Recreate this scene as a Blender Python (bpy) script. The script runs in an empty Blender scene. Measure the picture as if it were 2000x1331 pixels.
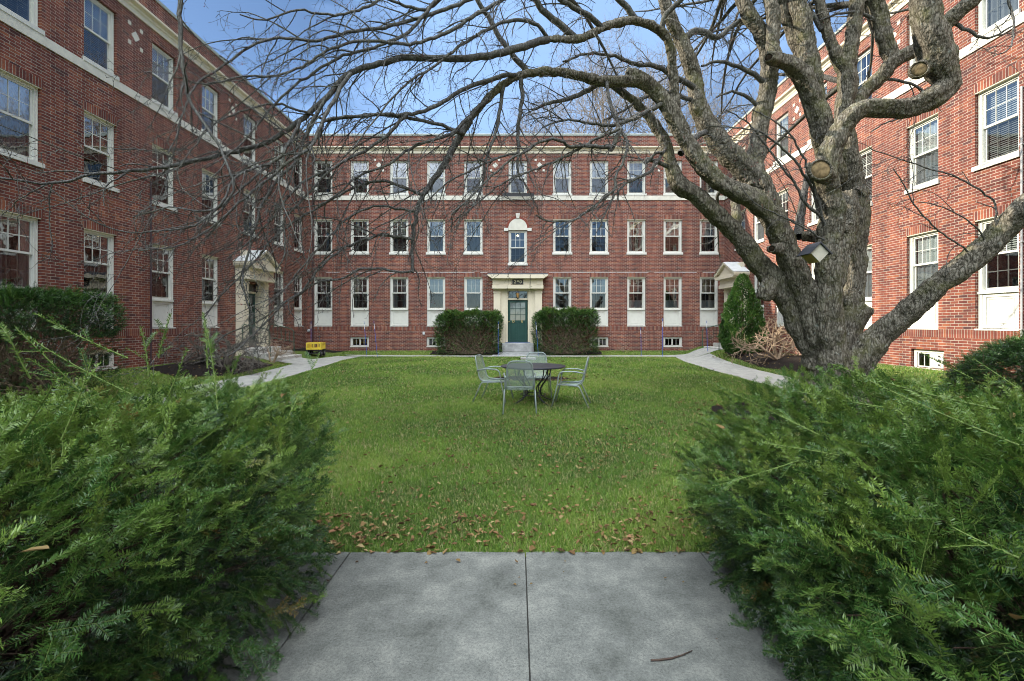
import bpy, math, random
import numpy as np
from mathutils import Vector, Matrix
random.seed(7); rng = np.random.default_rng(7)
R = math.radians
F = 910.0; CX = 1010.0; CY = 632.0; H = 1.54
XL, XR, D = -10.54, 10.38, 23.33
S = bpy.context.scene
COL = S.collection
def at(px, py, Y):                      # pixel of the photograph + distance -> point
    return ((px-CX)/F*Y, Y, H-(py-CY)/F*Y)
def sm(a, b, x):
    t = min(1, max(0, (x-a)/(b-a))); return t*t*(3-2*t)
def gh(x, y):                           # lie of the land: a shallow dish between the walls
    if y < 6: f = sm(3.4, 6, y)
    else: f = 1
    v = max(.38*sm(7.8, 9.4, x), .32*sm(8.0, 10.3, -x))
    return max(v*f, .16*sm(22.1, 23.2, y))
# ---------------------------------------------------------------- node helpers
def newmat(name):
    m = bpy.data.materials.new(name); m.use_nodes = True
    nt = m.node_tree; nt.nodes.clear()
    out = nt.nodes.new('ShaderNodeOutputMaterial')
    return m, nt, out
def N(nt, t, **kw):
    n = nt.nodes.new(t)
    for k, v in kw.items():
        if k in n.bl_rna.properties: setattr(n, k, v)
        else: n.inputs[k.replace('_', ' ')].default_value = v
    return n
def L(nt, a, b): nt.links.new(a, b)
def ramp(nt, stops, interp='LINEAR'):
    r = nt.nodes.new('ShaderNodeValToRGB'); e = r.color_ramp.elements; r.color_ramp.interpolation = interp
    while len(e) < len(stops): e.new(.5)
    for i, (p, c) in enumerate(stops): e[i].position = p; e[i].color = (*c, 1)
    return r
def bsdf(nt, out, rough=.7, spec=.4, metal=0):
    b = N(nt, 'ShaderNodeBsdfPrincipled'); b.inputs['Roughness'].default_value = rough
    b.inputs['Specular IOR Level'].default_value = spec; b.inputs['Metallic'].default_value = metal
    L(nt, b.outputs[0], out.inputs[0]); return b
def bump(nt, b, h, strength, dist=.01):
    n = N(nt, 'ShaderNodeBump'); n.inputs['Strength'].default_value = strength; n.inputs['Distance'].default_value = dist
    L(nt, h, n.inputs['Height']); L(nt, n.outputs[0], b.inputs['Normal'])
def coords(nt, kind='Object'):
    return N(nt, 'ShaderNodeTexCoord').outputs[kind]
def noise(nt, vec, scale, detail=4, rough=.55):
    n = N(nt, 'ShaderNodeTexNoise'); n.inputs['Scale'].default_value = scale; n.inputs['Detail'].default_value = detail
    n.inputs['Roughness'].default_value = rough; L(nt, vec, n.inputs['Vector']); return n.outputs['Fac']
def mixc(nt, f, a, b, mode='MIX'):
    n = N(nt, 'ShaderNodeMix', data_type='RGBA', blend_type=mode)
    for i, v in ((0, f), (6, a), (7, b)):
        if hasattr(v, 'links'): L(nt, v, n.inputs[i])
        elif isinstance(v, tuple): n.inputs[i].default_value = (*v, 1)
        else: n.inputs[i].default_value = v
    return n.outputs[2]
def M_plain(name, c, rough=.6, spec=.4, metal=0, var=.12, scale=6, bs=.1):
    m, nt, out = newmat(name); b = bsdf(nt, out, rough, spec, metal)
    co = coords(nt); f = noise(nt, co, scale, 6)
    r = ramp(nt, [(.3, tuple(x*(1-var) for x in c)), (.7, tuple(min(1, x*(1+var)) for x in c))])
    L(nt, f, r.inputs[0]); L(nt, r.outputs[0], b.inputs['Base Color'])
    if bs: bump(nt, b, noise(nt, co, scale*12, 3), bs, .004)
    return m
def M_paint(name, c, dirt=(.35, .33, .27), amt=.35):
    m, nt, out = newmat(name); b = bsdf(nt, out, .5, .35)
    co = coords(nt); f = noise(nt, co, 3.2, 8, .65)
    r = ramp(nt, [(.45, (0, 0, 0)), (.8, (amt,)*3)]); L(nt, f, r.inputs[0])
    L(nt, mixc(nt, r.outputs[0], c, dirt), b.inputs['Base Color'])
    bump(nt, b, noise(nt, co, 60, 3), .08, .003)
    return m
def M_brick(name, soldier=False):
    m, nt, out = newmat(name); b = bsdf(nt, out, .85, .25)
    uv = coords(nt, 'UV')
    br = N(nt, 'ShaderNodeTexBrick'); br.offset = 0 if soldier else .5; br.squash = 1
    br.inputs['Color1'].default_value = (0, 0, 0, 1); br.inputs['Color2'].default_value = (1, 1, 1, 1)
    br.inputs['Mortar'].default_value = (.5, .5, .5, 1); br.inputs['Scale'].default_value = 1
    br.inputs['Mortar Size'].default_value = .0056; br.inputs['Mortar Smooth'].default_value = .12
    br.inputs['Bias'].default_value = 0
    br.inputs['Brick Width'].default_value = .2127; br.inputs['Row Height'].default_value = .0667
    # slightly crooked bricks
    ns = N(nt, 'ShaderNodeTexNoise'); ns.inputs['Scale'].default_value = 9; L(nt, uv, ns.inputs['Vector'])
    sub = N(nt, 'ShaderNodeVectorMath', operation='SUBTRACT'); L(nt, ns.outputs['Color'], sub.inputs[0]); sub.inputs[1].default_value = (.5, .5, .5)
    mul = N(nt, 'ShaderNodeVectorMath', operation='SCALE'); L(nt, sub.outputs[0], mul.inputs[0]); mul.inputs[3].default_value = .006
    add = N(nt, 'ShaderNodeVectorMath', operation='ADD'); L(nt, uv, add.inputs[0]); L(nt, mul.outputs[0], add.inputs[1])
    L(nt, add.outputs[0], br.inputs['Vector'])
    cr = ramp(nt, [(0, (.085, .040, .038)), (.07, (.13, .043, .034)), (.3, (.162, .050, .036)), (.6, (.195, .058, .039)), (.85, (.228, .072, .044)), (1, (.28, .10, .052))])
    L(nt, br.outputs['Color'], cr.inputs[0])
    big = noise(nt, uv, .7, 5, .6)
    br2 = ramp(nt, [(.3, (.8, .78, .8)), (.7, (1.12, 1.1, 1.06))]); L(nt, big, br2.inputs[0])
    c1 = mixc(nt, 1.0, cr.outputs[0], br2.outputs[0], 'MULTIPLY')
    fine = noise(nt, uv, 90, 4, .7)
    br3 = ramp(nt, [(.3, (.78, .78, .8)), (.7, (1.15, 1.12, 1.1))]); L(nt, fine, br3.inputs[0])
    c2 = mixc(nt, 1.0, c1, br3.outputs[0], 'MULTIPLY')
    mo = noise(nt, uv, 2.0, 5, .7)
    mr = ramp(nt, [(.3, (.30, .255, .205)), (.72, (.46, .40, .32))]); L(nt, mo, mr.inputs[0])
    c3 = mixc(nt, br.outputs['Fac'], c2, mr.outputs[0])
    ms = N(nt, 'ShaderNodeMapping'); ms.inputs['Scale'].default_value = (2.2, .22, 1); L(nt, uv, ms.inputs[0])
    st_ = noise(nt, ms.outputs[0], 1.6, 7, .65); sr = ramp(nt, [(.42, (.72, .72, .74)), (.58, (1, 1, 1)), (.78, (1.16, 1.13, 1.1))]); L(nt, st_, sr.inputs[0]); c3 = mixc(nt, 1.0, c3, sr.outputs[0], 'MULTIPLY')
    L(nt, c3, b.inputs['Base Color'])
    inv = N(nt, 'ShaderNodeMath', operation='MULTIPLY_ADD'); L(nt, br.outputs['Fac'], inv.inputs[0]); inv.inputs[1].default_value = -1; L(nt, fine, inv.inputs[2])
    bump(nt, b, inv.outputs[0], .5, .004)
    return m
def M_glass(name, refl, tint):
    m, nt, out = newmat(name)
    tr = N(nt, 'ShaderNodeBsdfTransparent'); tr.inputs[0].default_value = (*tint, 1)
    gl = N(nt, 'ShaderNodeBsdfGlossy'); gl.inputs['Roughness'].default_value = .015; gl.inputs[0].default_value = (.95, .97, 1, 1)
    fr = N(nt, 'ShaderNodeFresnel'); fr.inputs[0].default_value = 1.5
    ma = N(nt, 'ShaderNodeMath', operation='ADD', use_clamp=True); ma.inputs[1].default_value = refl; L(nt, fr.outputs[0], ma.inputs[0])
    co = coords(nt); bp = N(nt, 'ShaderNodeBump'); bp.inputs['Strength'].default_value = .25; bp.inputs['Distance'].default_value = .01
    L(nt, noise(nt, co, 2.2, 2, .4), bp.inputs['Height'])
    L(nt, bp.outputs[0], gl.inputs['Normal'])
    mx = N(nt, 'ShaderNodeMixShader'); L(nt, ma.outputs[0], mx.inputs[0]); L(nt, tr.outputs[0], mx.inputs[1]); L(nt, gl.outputs[0], mx.inputs[2])
    L(nt, mx.outputs[0], out.inputs[0]); return m
def M_tint(name, stops, rough=.5, spec=.4, trans=.25, attr='tint', nscale=0):
    """foliage: colour by per-piece attribute, a little light passes through"""
    m, nt, out = newmat(name)
    a = N(nt, 'ShaderNodeAttribute'); a.attribute_name = attr
    r = ramp(nt, stops); L(nt, a.outputs['Fac'], r.inputs[0]); c = r.outputs[0]
    if nscale:
        f = noise(nt, coords(nt), nscale, 3); r2 = ramp(nt, [(.35, (.8, .8, .8)), (.65, (1.2, 1.2, 1.1))]); L(nt, f, r2.inputs[0])
        c = mixc(nt, 1.0, c, r2.outputs[0], 'MULTIPLY')
    b = N(nt, 'ShaderNodeBsdfPrincipled'); b.inputs['Roughness'].default_value = rough; b.inputs['Specular IOR Level'].default_value = spec
    L(nt, c, b.inputs['Base Color'])
    t = N(nt, 'ShaderNodeBsdfTranslucent'); L(nt, c, t.inputs[0])
    mx = N(nt, 'ShaderNodeMixShader'); mx.inputs[0].default_value = trans
    L(nt, b.outputs[0], mx.inputs[1]); L(nt, t.outputs[0], mx.inputs[2]); L(nt, mx.outputs[0], out.inputs[0]); return m
def M_bark(name, dark, mid, light, moss=(.10, .105, .03), mossamt=.5, scale=1.0, bs=.9):
    m, nt, out = newmat(name); b = bsdf(nt, out, .9, .15)
    co = coords(nt)
    mp = N(nt, 'ShaderNodeMapping'); mp.inputs['Scale'].default_value = (1, 1, .32); L(nt, co, mp.inputs[0])
    vo = N(nt, 'ShaderNodeTexVoronoi', feature='DISTANCE_TO_EDGE'); vo.inputs['Scale'].default_value = 27*scale
    ns = N(nt, 'ShaderNodeTexNoise'); ns.inputs['Scale'].default_value = 9*scale; ns.inputs['Detail'].default_value = 5; L(nt, mp.outputs[0], ns.inputs['Vector'])
    mx = N(nt, 'ShaderNodeMix', data_type='VECTOR'); mx.inputs[0].default_value = .12; L(nt, mp.outputs[0], mx.inputs[4]); L(nt, ns.outputs['Color'], mx.inputs[5])
    L(nt, mx.outputs[1], vo.inputs['Vector'])
    f = noise(nt, mp.outputs[0], 17*scale, 9, .75)
    ad = N(nt, 'ShaderNodeMath', operation='MULTIPLY_ADD'); L(nt, vo.outputs[0], ad.inputs[0]); ad.inputs[1].default_value = 1.3; L(nt, f, ad.inputs[2])
    r = ramp(nt, [(.40, dark), (.58, mid), (.85, light)]); L(nt, ad.outputs[0], r.inputs[0])
    g = noise(nt, co, 3.0, 6, .65); gr = ramp(nt, [(.5, (0, 0, 0)), (.68, (mossamt,)*3)]); L(nt, g, gr.inputs[0])
    c = mixc(nt, gr.outputs[0], r.outputs[0], moss)
    l = noise(nt, co, 13, 6, .7); lr = ramp(nt, [(.6, (0, 0, 0)), (.7, (.55,)*3)]); L(nt, l, lr.inputs[0])
    c = mixc(nt, lr.outputs[0], c, (.30, .33, .29))
    L(nt, c, b.inputs['Base Color']); bump(nt, b, ad.outputs[0], bs, .02)
    return m
# ---------------------------------------------------------------- materials
BR = M_brick('red_brick'); SOL = M_brick('soldier_brick', True)
WHITE = M_paint('white_paint', (.62, .62, .555)); CREAM = M_paint('cream_paint', (.66, .60, .45), amt=.25)
STONE = M_plain('cast_stone', (.60, .585, .50), .8, .2, var=.12, scale=4)
DARKIN = M_plain('dark_interior', (.035, .037, .04), .9, .1, bs=0)
CURT = M_plain('sheer_curtain', (.55, .58, .58), .9, .1, var=.05, bs=0)
BLIND = M_plain('blind_slats', (.58, .60, .57), .6, .3, var=.05, bs=0)
GLU = M_glass('upper_glass', .22, (.75, .8, .8)); GLL = M_glass('screened_glass', .08, (.42, .45, .47))
ROOFM = M_plain('dark_roofing', (.035, .038, .045), .6, .4)
COPING = M_plain('weathered_coping', (.30, .33, .29), .6, .4)
IRON = M_plain('black_iron', (.02, .021, .024), .5, .5)
BRASS = M_plain('gold_leaf', (.55, .42, .18), .4, .6, .3, bs=0)
GDOOR = M_plain('dark_green_paint', (.009, .048, .038), .42, .5, var=.15)
GRAIL = M_plain('green_rail_paint', (.02, .06, .035), .45, .5)
CONC = None
# ---------------------------------------------------------------- mesh helpers
def setuv(me, mode, z0=0):
    n = len(me.loops)
    co = np.empty(len(me.vertices)*3, 'f'); me.vertices.foreach_get('co', co); co = co.reshape(-1, 3)
    vi = np.empty(n, 'i'); me.loops.foreach_get('vertex_index', vi)
    nf = len(me.polygons); no = np.empty(nf*3, 'f'); me.polygons.foreach_get('normal', no); no = np.abs(no.reshape(-1, 3))
    lt = np.empty(nf, 'i'); me.polygons.foreach_get('loop_total', lt); ax = np.repeat(no.argmax(1), lt)
    c = co[vi]; uv = np.empty((n, 2), 'f')
    a = np.where(ax == 0, c[:, 1], c[:, 0]); b_ = np.where(ax == 2, c[:, 1], c[:, 2])
    if mode == 'soldier': uv[:, 0] = b_-z0+.003; uv[:, 1] = a
    else: uv[:, 0] = a; uv[:, 1] = b_
    me.uv_layers.new(name='UVMap').data.foreach_set('uv', uv.ravel())
class MB:
    def __init__(s): s.v = []; s.f = []; s.m = []
    def add(s, vs, fs, mi=0):
        o = len(s.v); s.v += [tuple(p) for p in vs]
        for f in fs: s.f.append(tuple(i+o for i in f)); s.m.append(mi)
        return s
    def quad(s, a, b, c, d, mi=0): return s.add([a, b, c, d], [(0, 1, 2, 3)], mi)
    def box(s, x0, x1, y0, y1, z0, z1, mi=0):
        return s.add([(x0, y0, z0), (x1, y0, z0), (x1, y1, z0), (x0, y1, z0), (x0, y0, z1), (x1, y0, z1), (x1, y1, z1), (x0, y1, z1)],
                     [(0, 3, 2, 1), (4, 5, 6, 7), (0, 1, 5, 4), (1, 2, 6, 5), (2, 3, 7, 6), (3, 0, 4, 7)], mi)
    def prism(s, poly, y0, y1, mi=0):      # poly in xz (ccw seen from -y), extruded along y
        n = len(poly)
        return s.add([(x, y0, z) for x, z in poly]+[(x, y1, z) for x, z in poly],
                     [tuple(range(n)), tuple(range(2*n-1, n-1, -1))]+[(i, i+n, (i+1) % n+n, (i+1) % n) for i in range(n)], mi)
    def tube(s, pts, r, n=8, mi=0, closed=False, caps=True):
        pts = [Vector(p) for p in pts]; k = len(pts); rr = r if hasattr(r, '__len__') else [r]*k
        vs = []; up = None
        for i, p in enumerate(pts):
            t = (pts[(i+1) % k]-pts[i-1]) if closed else (pts[min(i+1, k-1)]-pts[max(i-1, 0)])
            t.normalize()
            if up is None: up = t.orthogonal().normalized()
            else:
                up = up-t*up.dot(t)
                up = up.normalized() if up.length > 1e-6 else t.orthogonal().normalized()
            w = t.cross(up)
            for j in range(n):
                a = 2*math.pi*j/n; vs.append(p+(up*math.cos(a)+w*math.sin(a))*rr[i])
        fs = []
        for i in range(k if closed else k-1):
            for j in range(n):
                a, b = i*n+j, i*n+(j+1) % n; c, d = ((i+1) % k)*n+(j+1) % n, ((i+1) % k)*n+j; fs.append((a, b, c, d))
        if caps and not closed: fs += [tuple(range(n-1, -1, -1)), tuple(range((k-1)*n, k*n))]
        return s.add(vs, fs, mi)
    def lathe(s, prof, c=(0, 0, 0), n=16, mi=0):
        vs = [(c[0]+r*math.cos(2*math.pi*j/n), c[1]+r*math.sin(2*math.pi*j/n), c[2]+z) for r, z in prof for j in range(n)]
        fs = [(i*n+j, i*n+(j+1) % n, (i+1)*n+(j+1) % n, (i+1)*n+j) for i in range(len(prof)-1) for j in range(n)]
        fs += [tuple(range(n-1, -1, -1)), tuple(range((len(prof)-1)*n, len(prof)*n))]
        return s.add(vs, fs, mi)
    def mesh(s, name, mats, smooth=False, uv='box', z0=0):
        me = bpy.data.meshes.new(name); me.from_pydata(s.v, [], s.f)
        for m in (mats if isinstance(mats, (list, tuple)) else [mats]): me.materials.append(m)
        me.polygons.foreach_set('material_index', s.m)
        if smooth: me.polygons.foreach_set('use_smooth', [True]*len(s.f))
        me.update(); setuv(me, uv, z0); return me
    def build(s, name, mats, parent=None, loc=(0, 0, 0), rz=0, bevel=0, **kw):
        o = bpy.data.objects.new(name, s.mesh(name, mats, **kw)); COL.objects.link(o)
        o.parent = parent; o.location = loc; o.rotation_euler = (0, 0, rz)
        if bevel:
            b = o.modifiers.new('bevel', 'BEVEL'); b.width = bevel; b.segments = 2; b.limit_method = 'ANGLE'
        return o
def obj(name, me, parent=None, loc=(0, 0, 0), rz=0):
    o = bpy.data.objects.new(name, me); COL.objects.link(o); o.parent = parent; o.location = loc; o.rotation_euler = (0, 0, rz); return o
def tag(o, label=None, cat=None, group=None, kind=None):
    if label: o['label'] = label
    if cat: o['category'] = cat
    if group: o['group'] = group
    if kind: o['kind'] = kind
    return o
def empty(name, loc=(0, 0, 0), rz=0, **kw):
    o = bpy.data.objects.new(name, None); COL.objects.link(o); o.location = loc; o.rotation_euler = (0, 0, rz); o.empty_display_size = .2
    return tag(o, **kw)
def copy_tree(o, parent=None):
    c = o.copy(); COL.objects.link(c); c.parent = parent
    for ch in o.children: copy_tree(ch, c)
    return c
class NB:                                # large meshes from numpy blocks
    def __init__(s): s.v = []; s.q = []; s.t = []; s.a = []; s.n = 0
    def add(s, v, q=None, t=None, a=0.5):
        v = np.asarray(v, 'f').reshape(-1, 3)
        s.v.append(v); s.a.append(np.full(len(v), a, 'f') if np.isscalar(a) else np.asarray(a, 'f'))
        if q is not None and len(q): s.q.append(np.asarray(q, 'i').reshape(-1, 4)+s.n)
        if t is not None and len(t): s.t.append(np.asarray(t, 'i').reshape(-1, 3)+s.n)
        s.n += len(v)
    def tube(s, pts, r, n=4, a=.5):
        pts = np.asarray(pts, float); k = len(pts); r = np.broadcast_to(np.asarray(r, float), (k,))
        t = np.gradient(pts, axis=0); t /= np.linalg.norm(t, axis=1)[:, None]+1e-9
        ref = np.array([.31, .87, .39]); u = np.cross(t, ref); u /= np.linalg.norm(u, axis=1)[:, None]+1e-9; w = np.cross(t, u)
        an = 2*np.pi*np.arange(n)/n
        v = pts[:, None]+(u[:, None]*np.cos(an)[None, :, None]+w[:, None]*np.sin(an)[None, :, None])*r[:, None, None]
        i = np.arange(k-1)[:, None]*n; j = np.arange(n)[None]; j2 = (j+1) % n
        q = np.stack([i+j, i+j2, i+n+j2, i+n+j], -1).reshape(-1, 4)
        s.add(v.reshape(-1, 3), q, a=a)
    def mesh(s, name, mat, smooth=False):
        v = np.concatenate(s.v); a = np.concatenate(s.a)
        q = np.concatenate(s.q) if s.q else np.zeros((0, 4), 'i'); t = np.concatenate(s.t) if s.t else np.zeros((0, 3), 'i')
        me = bpy.data.meshes.new(name); me.vertices.add(len(v)); me.vertices.foreach_set('co', v.ravel())
        nl = q.size+t.size; nf = len(q)+len(t)
        me.loops.add(nl); me.loops.foreach_set('vertex_index', np.concatenate([q.ravel(), t.ravel()]).astype('i'))
        me.polygons.add(nf); st = np.concatenate([np.arange(len(q))*4, q.size+np.arange(len(t))*3]).astype('i')
        me.polygons.foreach_set('loop_start', st)
        if smooth: me.polygons.foreach_set('use_smooth', np.ones(nf, bool))
        me.materials.append(mat); me.update(calc_edges=True)
        at_ = me.attributes.new('tint', 'FLOAT', 'POINT'); at_.data.foreach_set('value', a)
        return me
    def build(s, name, mat, parent=None, smooth=False, loc=(0, 0, 0)):
        return obj(name, s.mesh(name, mat, smooth), parent, loc)
# ================================================================ THE BUILDING
bld = empty('apartment_building', (0, D, 0), label='three storey red brick apartment block wrapped around the courtyard, cream bands and white sash windows', cat='apartment building')
BO = (0, -D, 0)                          # children are modelled in world coordinates
# ---- windows
def rim(mb, x0, x1, z0, z1, w, y0, y1, mi=0):   # rectangular frame of width w
    mb.box(x0, x0+w, y0, y1, z0, z1, mi); mb.box(x1-w, x1, y0, y1, z0, z1, mi)
    mb.box(x0+w, x1-w, y0, y1, z0, z0+w, mi); mb.box(x0+w, x1-w, y0, y1, z1-w, z1, mi)
WREC = .10
def frame_mesh(w, h, panelz=None):
    m = MB(); y0, y1 = WREC-.02, WREC+.09
    hw = w/2-.001
    m.box(-hw, -hw+.085, y0, y1, 0, h-.002); m.box(hw-.085, hw, y0, y1, 0, h-.002)
    m.box(-hw+.085, hw-.085, y0, y1, h-.075, h-.002)
    m.box(-hw+.012, -hw+.03, y0-.012, y0, 0, h-.02); m.box(hw-.03, hw-.012, y0-.012, y0, 0, h-.02)
    m.box(-hw+.012, hw-.012, y0-.012, y0, h-.03, h-.012)
    # dark room behind
    a, b, c, d = -hw+.08, hw-.08, y1+.0, y1+.75; z0, z1 = (panelz or .1), h-.07
    P = [(a, c, z0), (b, c, z0), (b, c, z1), (a, c, z1), (a-.3, d, z0-.1), (b+.3, d, z0-.1), (b+.3, d, z1+.05), (a-.3, d, z1+.05)]
    m.add(P, [(4, 5, 6, 7), (0, 4, 7, 3), (1, 2, 6, 5), (3, 7, 6, 2), (0, 1, 5, 4)], 1)
    return m
def sash(w, z0, z1, y, cols=3, rows=2, st=.048, mw=.009):
    m = MB(); hw = w/2-.088
    rim(m, -hw, hw, z0, z1, st, y, y+.035)
    gx0, gx1, gz0, gz1 = -hw+st, hw-st, z0+st, z1-st
    for i in range(1, cols):
        x = gx0+(gx1-gx0)*i/cols; m.box(x-mw, x+mw, y+.006, y+.024, gz0, gz1)
    for j in range(1, rows):
        z = gz0+(gz1-gz0)*j/rows
        for i in range(cols):
            xa = gx0+(gx1-gx0)*i/cols+(mw if i else 0); xb = gx0+(gx1-gx0)*(i+1)/cols-(mw if i < cols-1 else 0)
            m.box(xa, xb, y+.008, y+.022, z-mw, z+mw)
    return m, (gx0, gx1, gz0, gz1)
def glass(g, y):
    m = MB(); m.quad((g[0], y, g[2]), (g[1], y, g[2]), (g[1], y, g[3]), (g[0], y, g[3])); return m
def curtain(x0, x1, z0, z1, y, seed):
    m = MB(); n = 44; rd = random.Random(seed); ph = rd.random()*6
    P = []
    for i in range(n+1):
        t = i/n; x = x0+(x1-x0)*t; yy = y+.02*math.sin(t*38+ph)+.012*math.sin(t*17+ph*2)
        P.append((x, yy, z0)); P.append((x, yy, z1))
    m.add(P, [(2*i, 2*i+2, 2*i+3, 2*i+1) for i in range(n)]); return m
def blind(x0, x1, z0, z1, y):
    m = MB(); n = int((z1-z0)/.045)
    for i in range(n):
        z = z1-(i+.5)*(z1-z0)/n; m.quad((x0, y-.012, z-.014), (x1, y-.012, z-.014), (x1, y+.012, z+.016), (x0, y+.012, z+.016))
    m.box(x0, x1, y-.015, y+.02, z1-.03, z1+.02); return m
W0 = .93
CACHE = {}
def wparts(kind, var):
    key = (kind, var)
    if key in CACHE: return CACHE[key]
    P = []                               # (name, mesh)
    if kind == 'B':
        h, w = .47, .95; m = frame_mesh(w, h)
        hw = w/2; m.box(-hw, hw, -.015, WREC-.021, -.05, -.001)
        P.append(('basement_window', m.mesh('basement_window', [WHITE, DARKIN])))
        m = MB()
        for x0, x1 in ((-.385, -.005), (.005, .385)):
            rim(m, x0, x1, .012, .39, .03, WREC, WREC+.03); m.box((x0+x1)/2-.008, (x0+x1)/2+.008, WREC+.004, WREC+.02, .042, .36)
        P.append(('sash', m.mesh('sash', WHITE)))
        P.append(('pane', glass((-.36, .36, .03, .37), WREC+.015).mesh('pane', GLL)))
    else:
        h = {'2': 1.77, '3': 1.77, '1': 2.465, 'A': 1.77}[kind]; gb = .155 if kind != '1' else .885; zt = h-.06
        zm = {'2': .94, '3': .92, '1': 1.665, 'A': .90}[kind]
        m = frame_mesh(W0, h, gb)
        P.append(('window', m.mesh('window', [WHITE, DARKIN])))
        cols = 3; rows = 2
        thin = var in ('sheer', 'shade'); mw = .005 if thin else .009
        m, g1 = sash(W0, zm-.02, zt, WREC+.005, cols, rows, mw=mw); P.append(('upper_sash', m.mesh('upper_sash', WHITE)))
        P.append(('pane', glass(g1, WREC+.02).mesh('pane', GLU)))
        m, g2 = sash(W0, gb, zm+.022, WREC+.045, cols, rows, mw=mw); P.append(('lower_sash', m.mesh('lower_sash', WHITE)))
        P.append(('pane', glass(g2, WREC+.03).mesh('screen_pane', GLL)))
        m = MB(); hw = W0/2
        if kind != '1':
            m.add([(-hw-.035, -.045, -.0), (hw+.035, -.045, -.0), (hw+.035, .0-.001, -.0), (-hw-.035, -.001, -.0),
                   (-hw-.035, -.045, .10), (hw+.035, -.045, .10), (hw+.035, -.001, .115), (-hw-.035, -.001, .115)],
                  [(0, 3, 2, 1), (4, 5, 6, 7), (0, 1, 5, 4), (1, 2, 6, 5), (2, 3, 7, 6), (3, 0, 4, 7)])
            m.box(-hw+.001, hw-.001, -.001, WREC-.022, .002, .1155)
            m.box(-hw+.086, hw-.086, WREC-.015, WREC+.08, .117, .153)
            P.append(('sill', m.mesh('sill', WHITE)))
        else:
            m.box(-hw+.02, hw-.02, WREC-.06, WREC-.033, .80, .845); m.box(-hw+.086, hw-.086, WREC-.033, WREC+.08, .80, .882)
            P.append(('sill', m.mesh('sill', WHITE)))
            m = MB(); a = hw-.087
            rim(m, -a, a, .03, .798, .075, WREC-.01, WREC+.03)
            m.box(-a+.077, a-.077, WREC+.012, WREC+.03, .107, .721); rim(m, -a+.11, a-.11, .14, .69, .018, WREC+.0, WREC+.0118)
            m.box(-hw-.0, hw, -.012, WREC-.023, -.015, .018); P.append(('panel', m.mesh('panel', WHITE)))
        if kind in ('1', '2'):
            m = MB(); m.box(-hw-.03, hw+.03, -.004, .0, h+.002, h+.205)
            P.append(('brick_lintel', m.mesh('brick_lintel', SOL, uv='soldier', z0=h+.002)))
            m = MB(); m.box(-hw+.002, hw-.002, .003, WREC-.022, h-.02, h-.003); P.append(('head_board', m.mesh('head_board', CREAM)))
        x0, x1 = -W0/2+.09, W0/2-.09; yb = WREC+.1
        sd = hash(key) % 97
        if var == 'sheer': P.append(('curtain', curtain(x0, x1, gb, zt, yb, len(CACHE)).mesh('curtain', CURT)))
        if var == 'shade': P.append(('blind', blind(x0, x1, gb+.02, zt, yb).mesh('blind', BLIND)))
        if var == 'halfshade': P.append(('blind', blind(x0, x1, zm-.05, zt, yb).mesh('blind', BLIND)))
        if var == 'side':
            m = curtain(x0, x0+.22, gb, zt, yb, 3); c2 = curtain(x1-.2, x1, gb, zt, yb, 5); m.add(c2.v, c2.f); P.append(('curtain', m.mesh('curtain', CURT)))
        if var == 'cafe': P.append(('curtain', curtain(x0, x1, gb, gb+.42, yb, 9).mesh('curtain', CURT)))
    CACHE[key] = P
    return P
OPEN = {'back': [], 'left': [], 'right': []}
ZB = {'B': .404, '1': 1.40, '2': 4.98, '3': 7.93, 'A': 4.44}
HB = {'B': .47, '1': 2.465, '2': 1.77, '3': 1.77, 'A': 1.77}
def window(wall, u, kind, var='none', w=None):
    w = w or (.95 if kind == 'B' else W0); z0 = ZB[kind]
    OPEN[wall].append((u-w/2, u+w/2, z0, z0+HB[kind]))
    if wall == 'back': loc, rz = (u, D, z0), 0
    elif wall == 'left': loc, rz = (XL, u, z0), R(90)
    else: loc, rz = (XR, u, z0), R(-90)
    P = wparts(kind, var)
    root = obj(P[0][0], P[0][1], bld, (loc[0], loc[1]-D, loc[2]), rz)
    for n, me in P[1:]: obj(n, me, root)
    return root
BX = [-9.72, -7.895, -5.91, -4.065, -2.195, .03, 2.26, 4.105, 5.975, 7.80, 9.61]
v3 = ['none', 'none', 'shade', 'sheer', 'none', 'side', 'sheer', 'sheer', 'shade', 'sheer', 'side']
v2 = ['none', 'none', 'halfshade', 'sheer', 'sheer', 'none', 'none', 'none', 'side', 'halfshade', 'halfshade']
v1 = ['none', 'none', 'side', 'sheer', 'sheer', None, 'side', 'side', 'cafe', 'cafe', 'cafe']
for i, x in enumerate(BX):
    window('back', x, '3', v3[i])
    window('back', x, 'A' if i == 5 else '2', v2[i])
    if i != 5: window('back', x, '1', v1[i])
for x in (-7.895, -4.065, 4.105, 7.80): window('back', x, 'B')
LY = [9.86, 11.80, 13.92, 16.04, 18.42, 20.68, 22.5]
RY = [10.1, 11.95, 14.1, 16.08, 18.3, 20.05, 21.66]
lv = [('shade', 'sheer', 'side'), ('shade', 'none', 'none'), ('shade', 'none', 'none'), ('side', 'none', 'side'), ('none', 'none', None), ('none', 'none', 'none'), ('none', 'none', 'none')]
rv = [('sheer', 'shade', 'halfshade'), ('sheer', 'sheer', 'sheer'), ('side', 'shade', 'sheer'), ('sheer', 'sheer', 'none'), ('sheer', 'side', 'sheer'), ('none', 'sheer', 'none'), ('sheer', 'none', None)]
for i in range(7):
    for wall, U, V in (('left', LY, lv), ('right', RY, rv)):
        window(wall, U[i], '3', V[i][0]); window(wall, U[i], '2', V[i][1])
        if V[i][2]: window(wall, U[i], '1', V[i][2])
for wall, us in (('left', (7.9, 5.9, 3.9)), ('right', (8.15, 6.2, 4.2))):     # beyond the frame, for a step to the side
    for u in us:
        for k in '321': window(wall, u, k, 'shade' if k == '3' else 'none')
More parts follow.
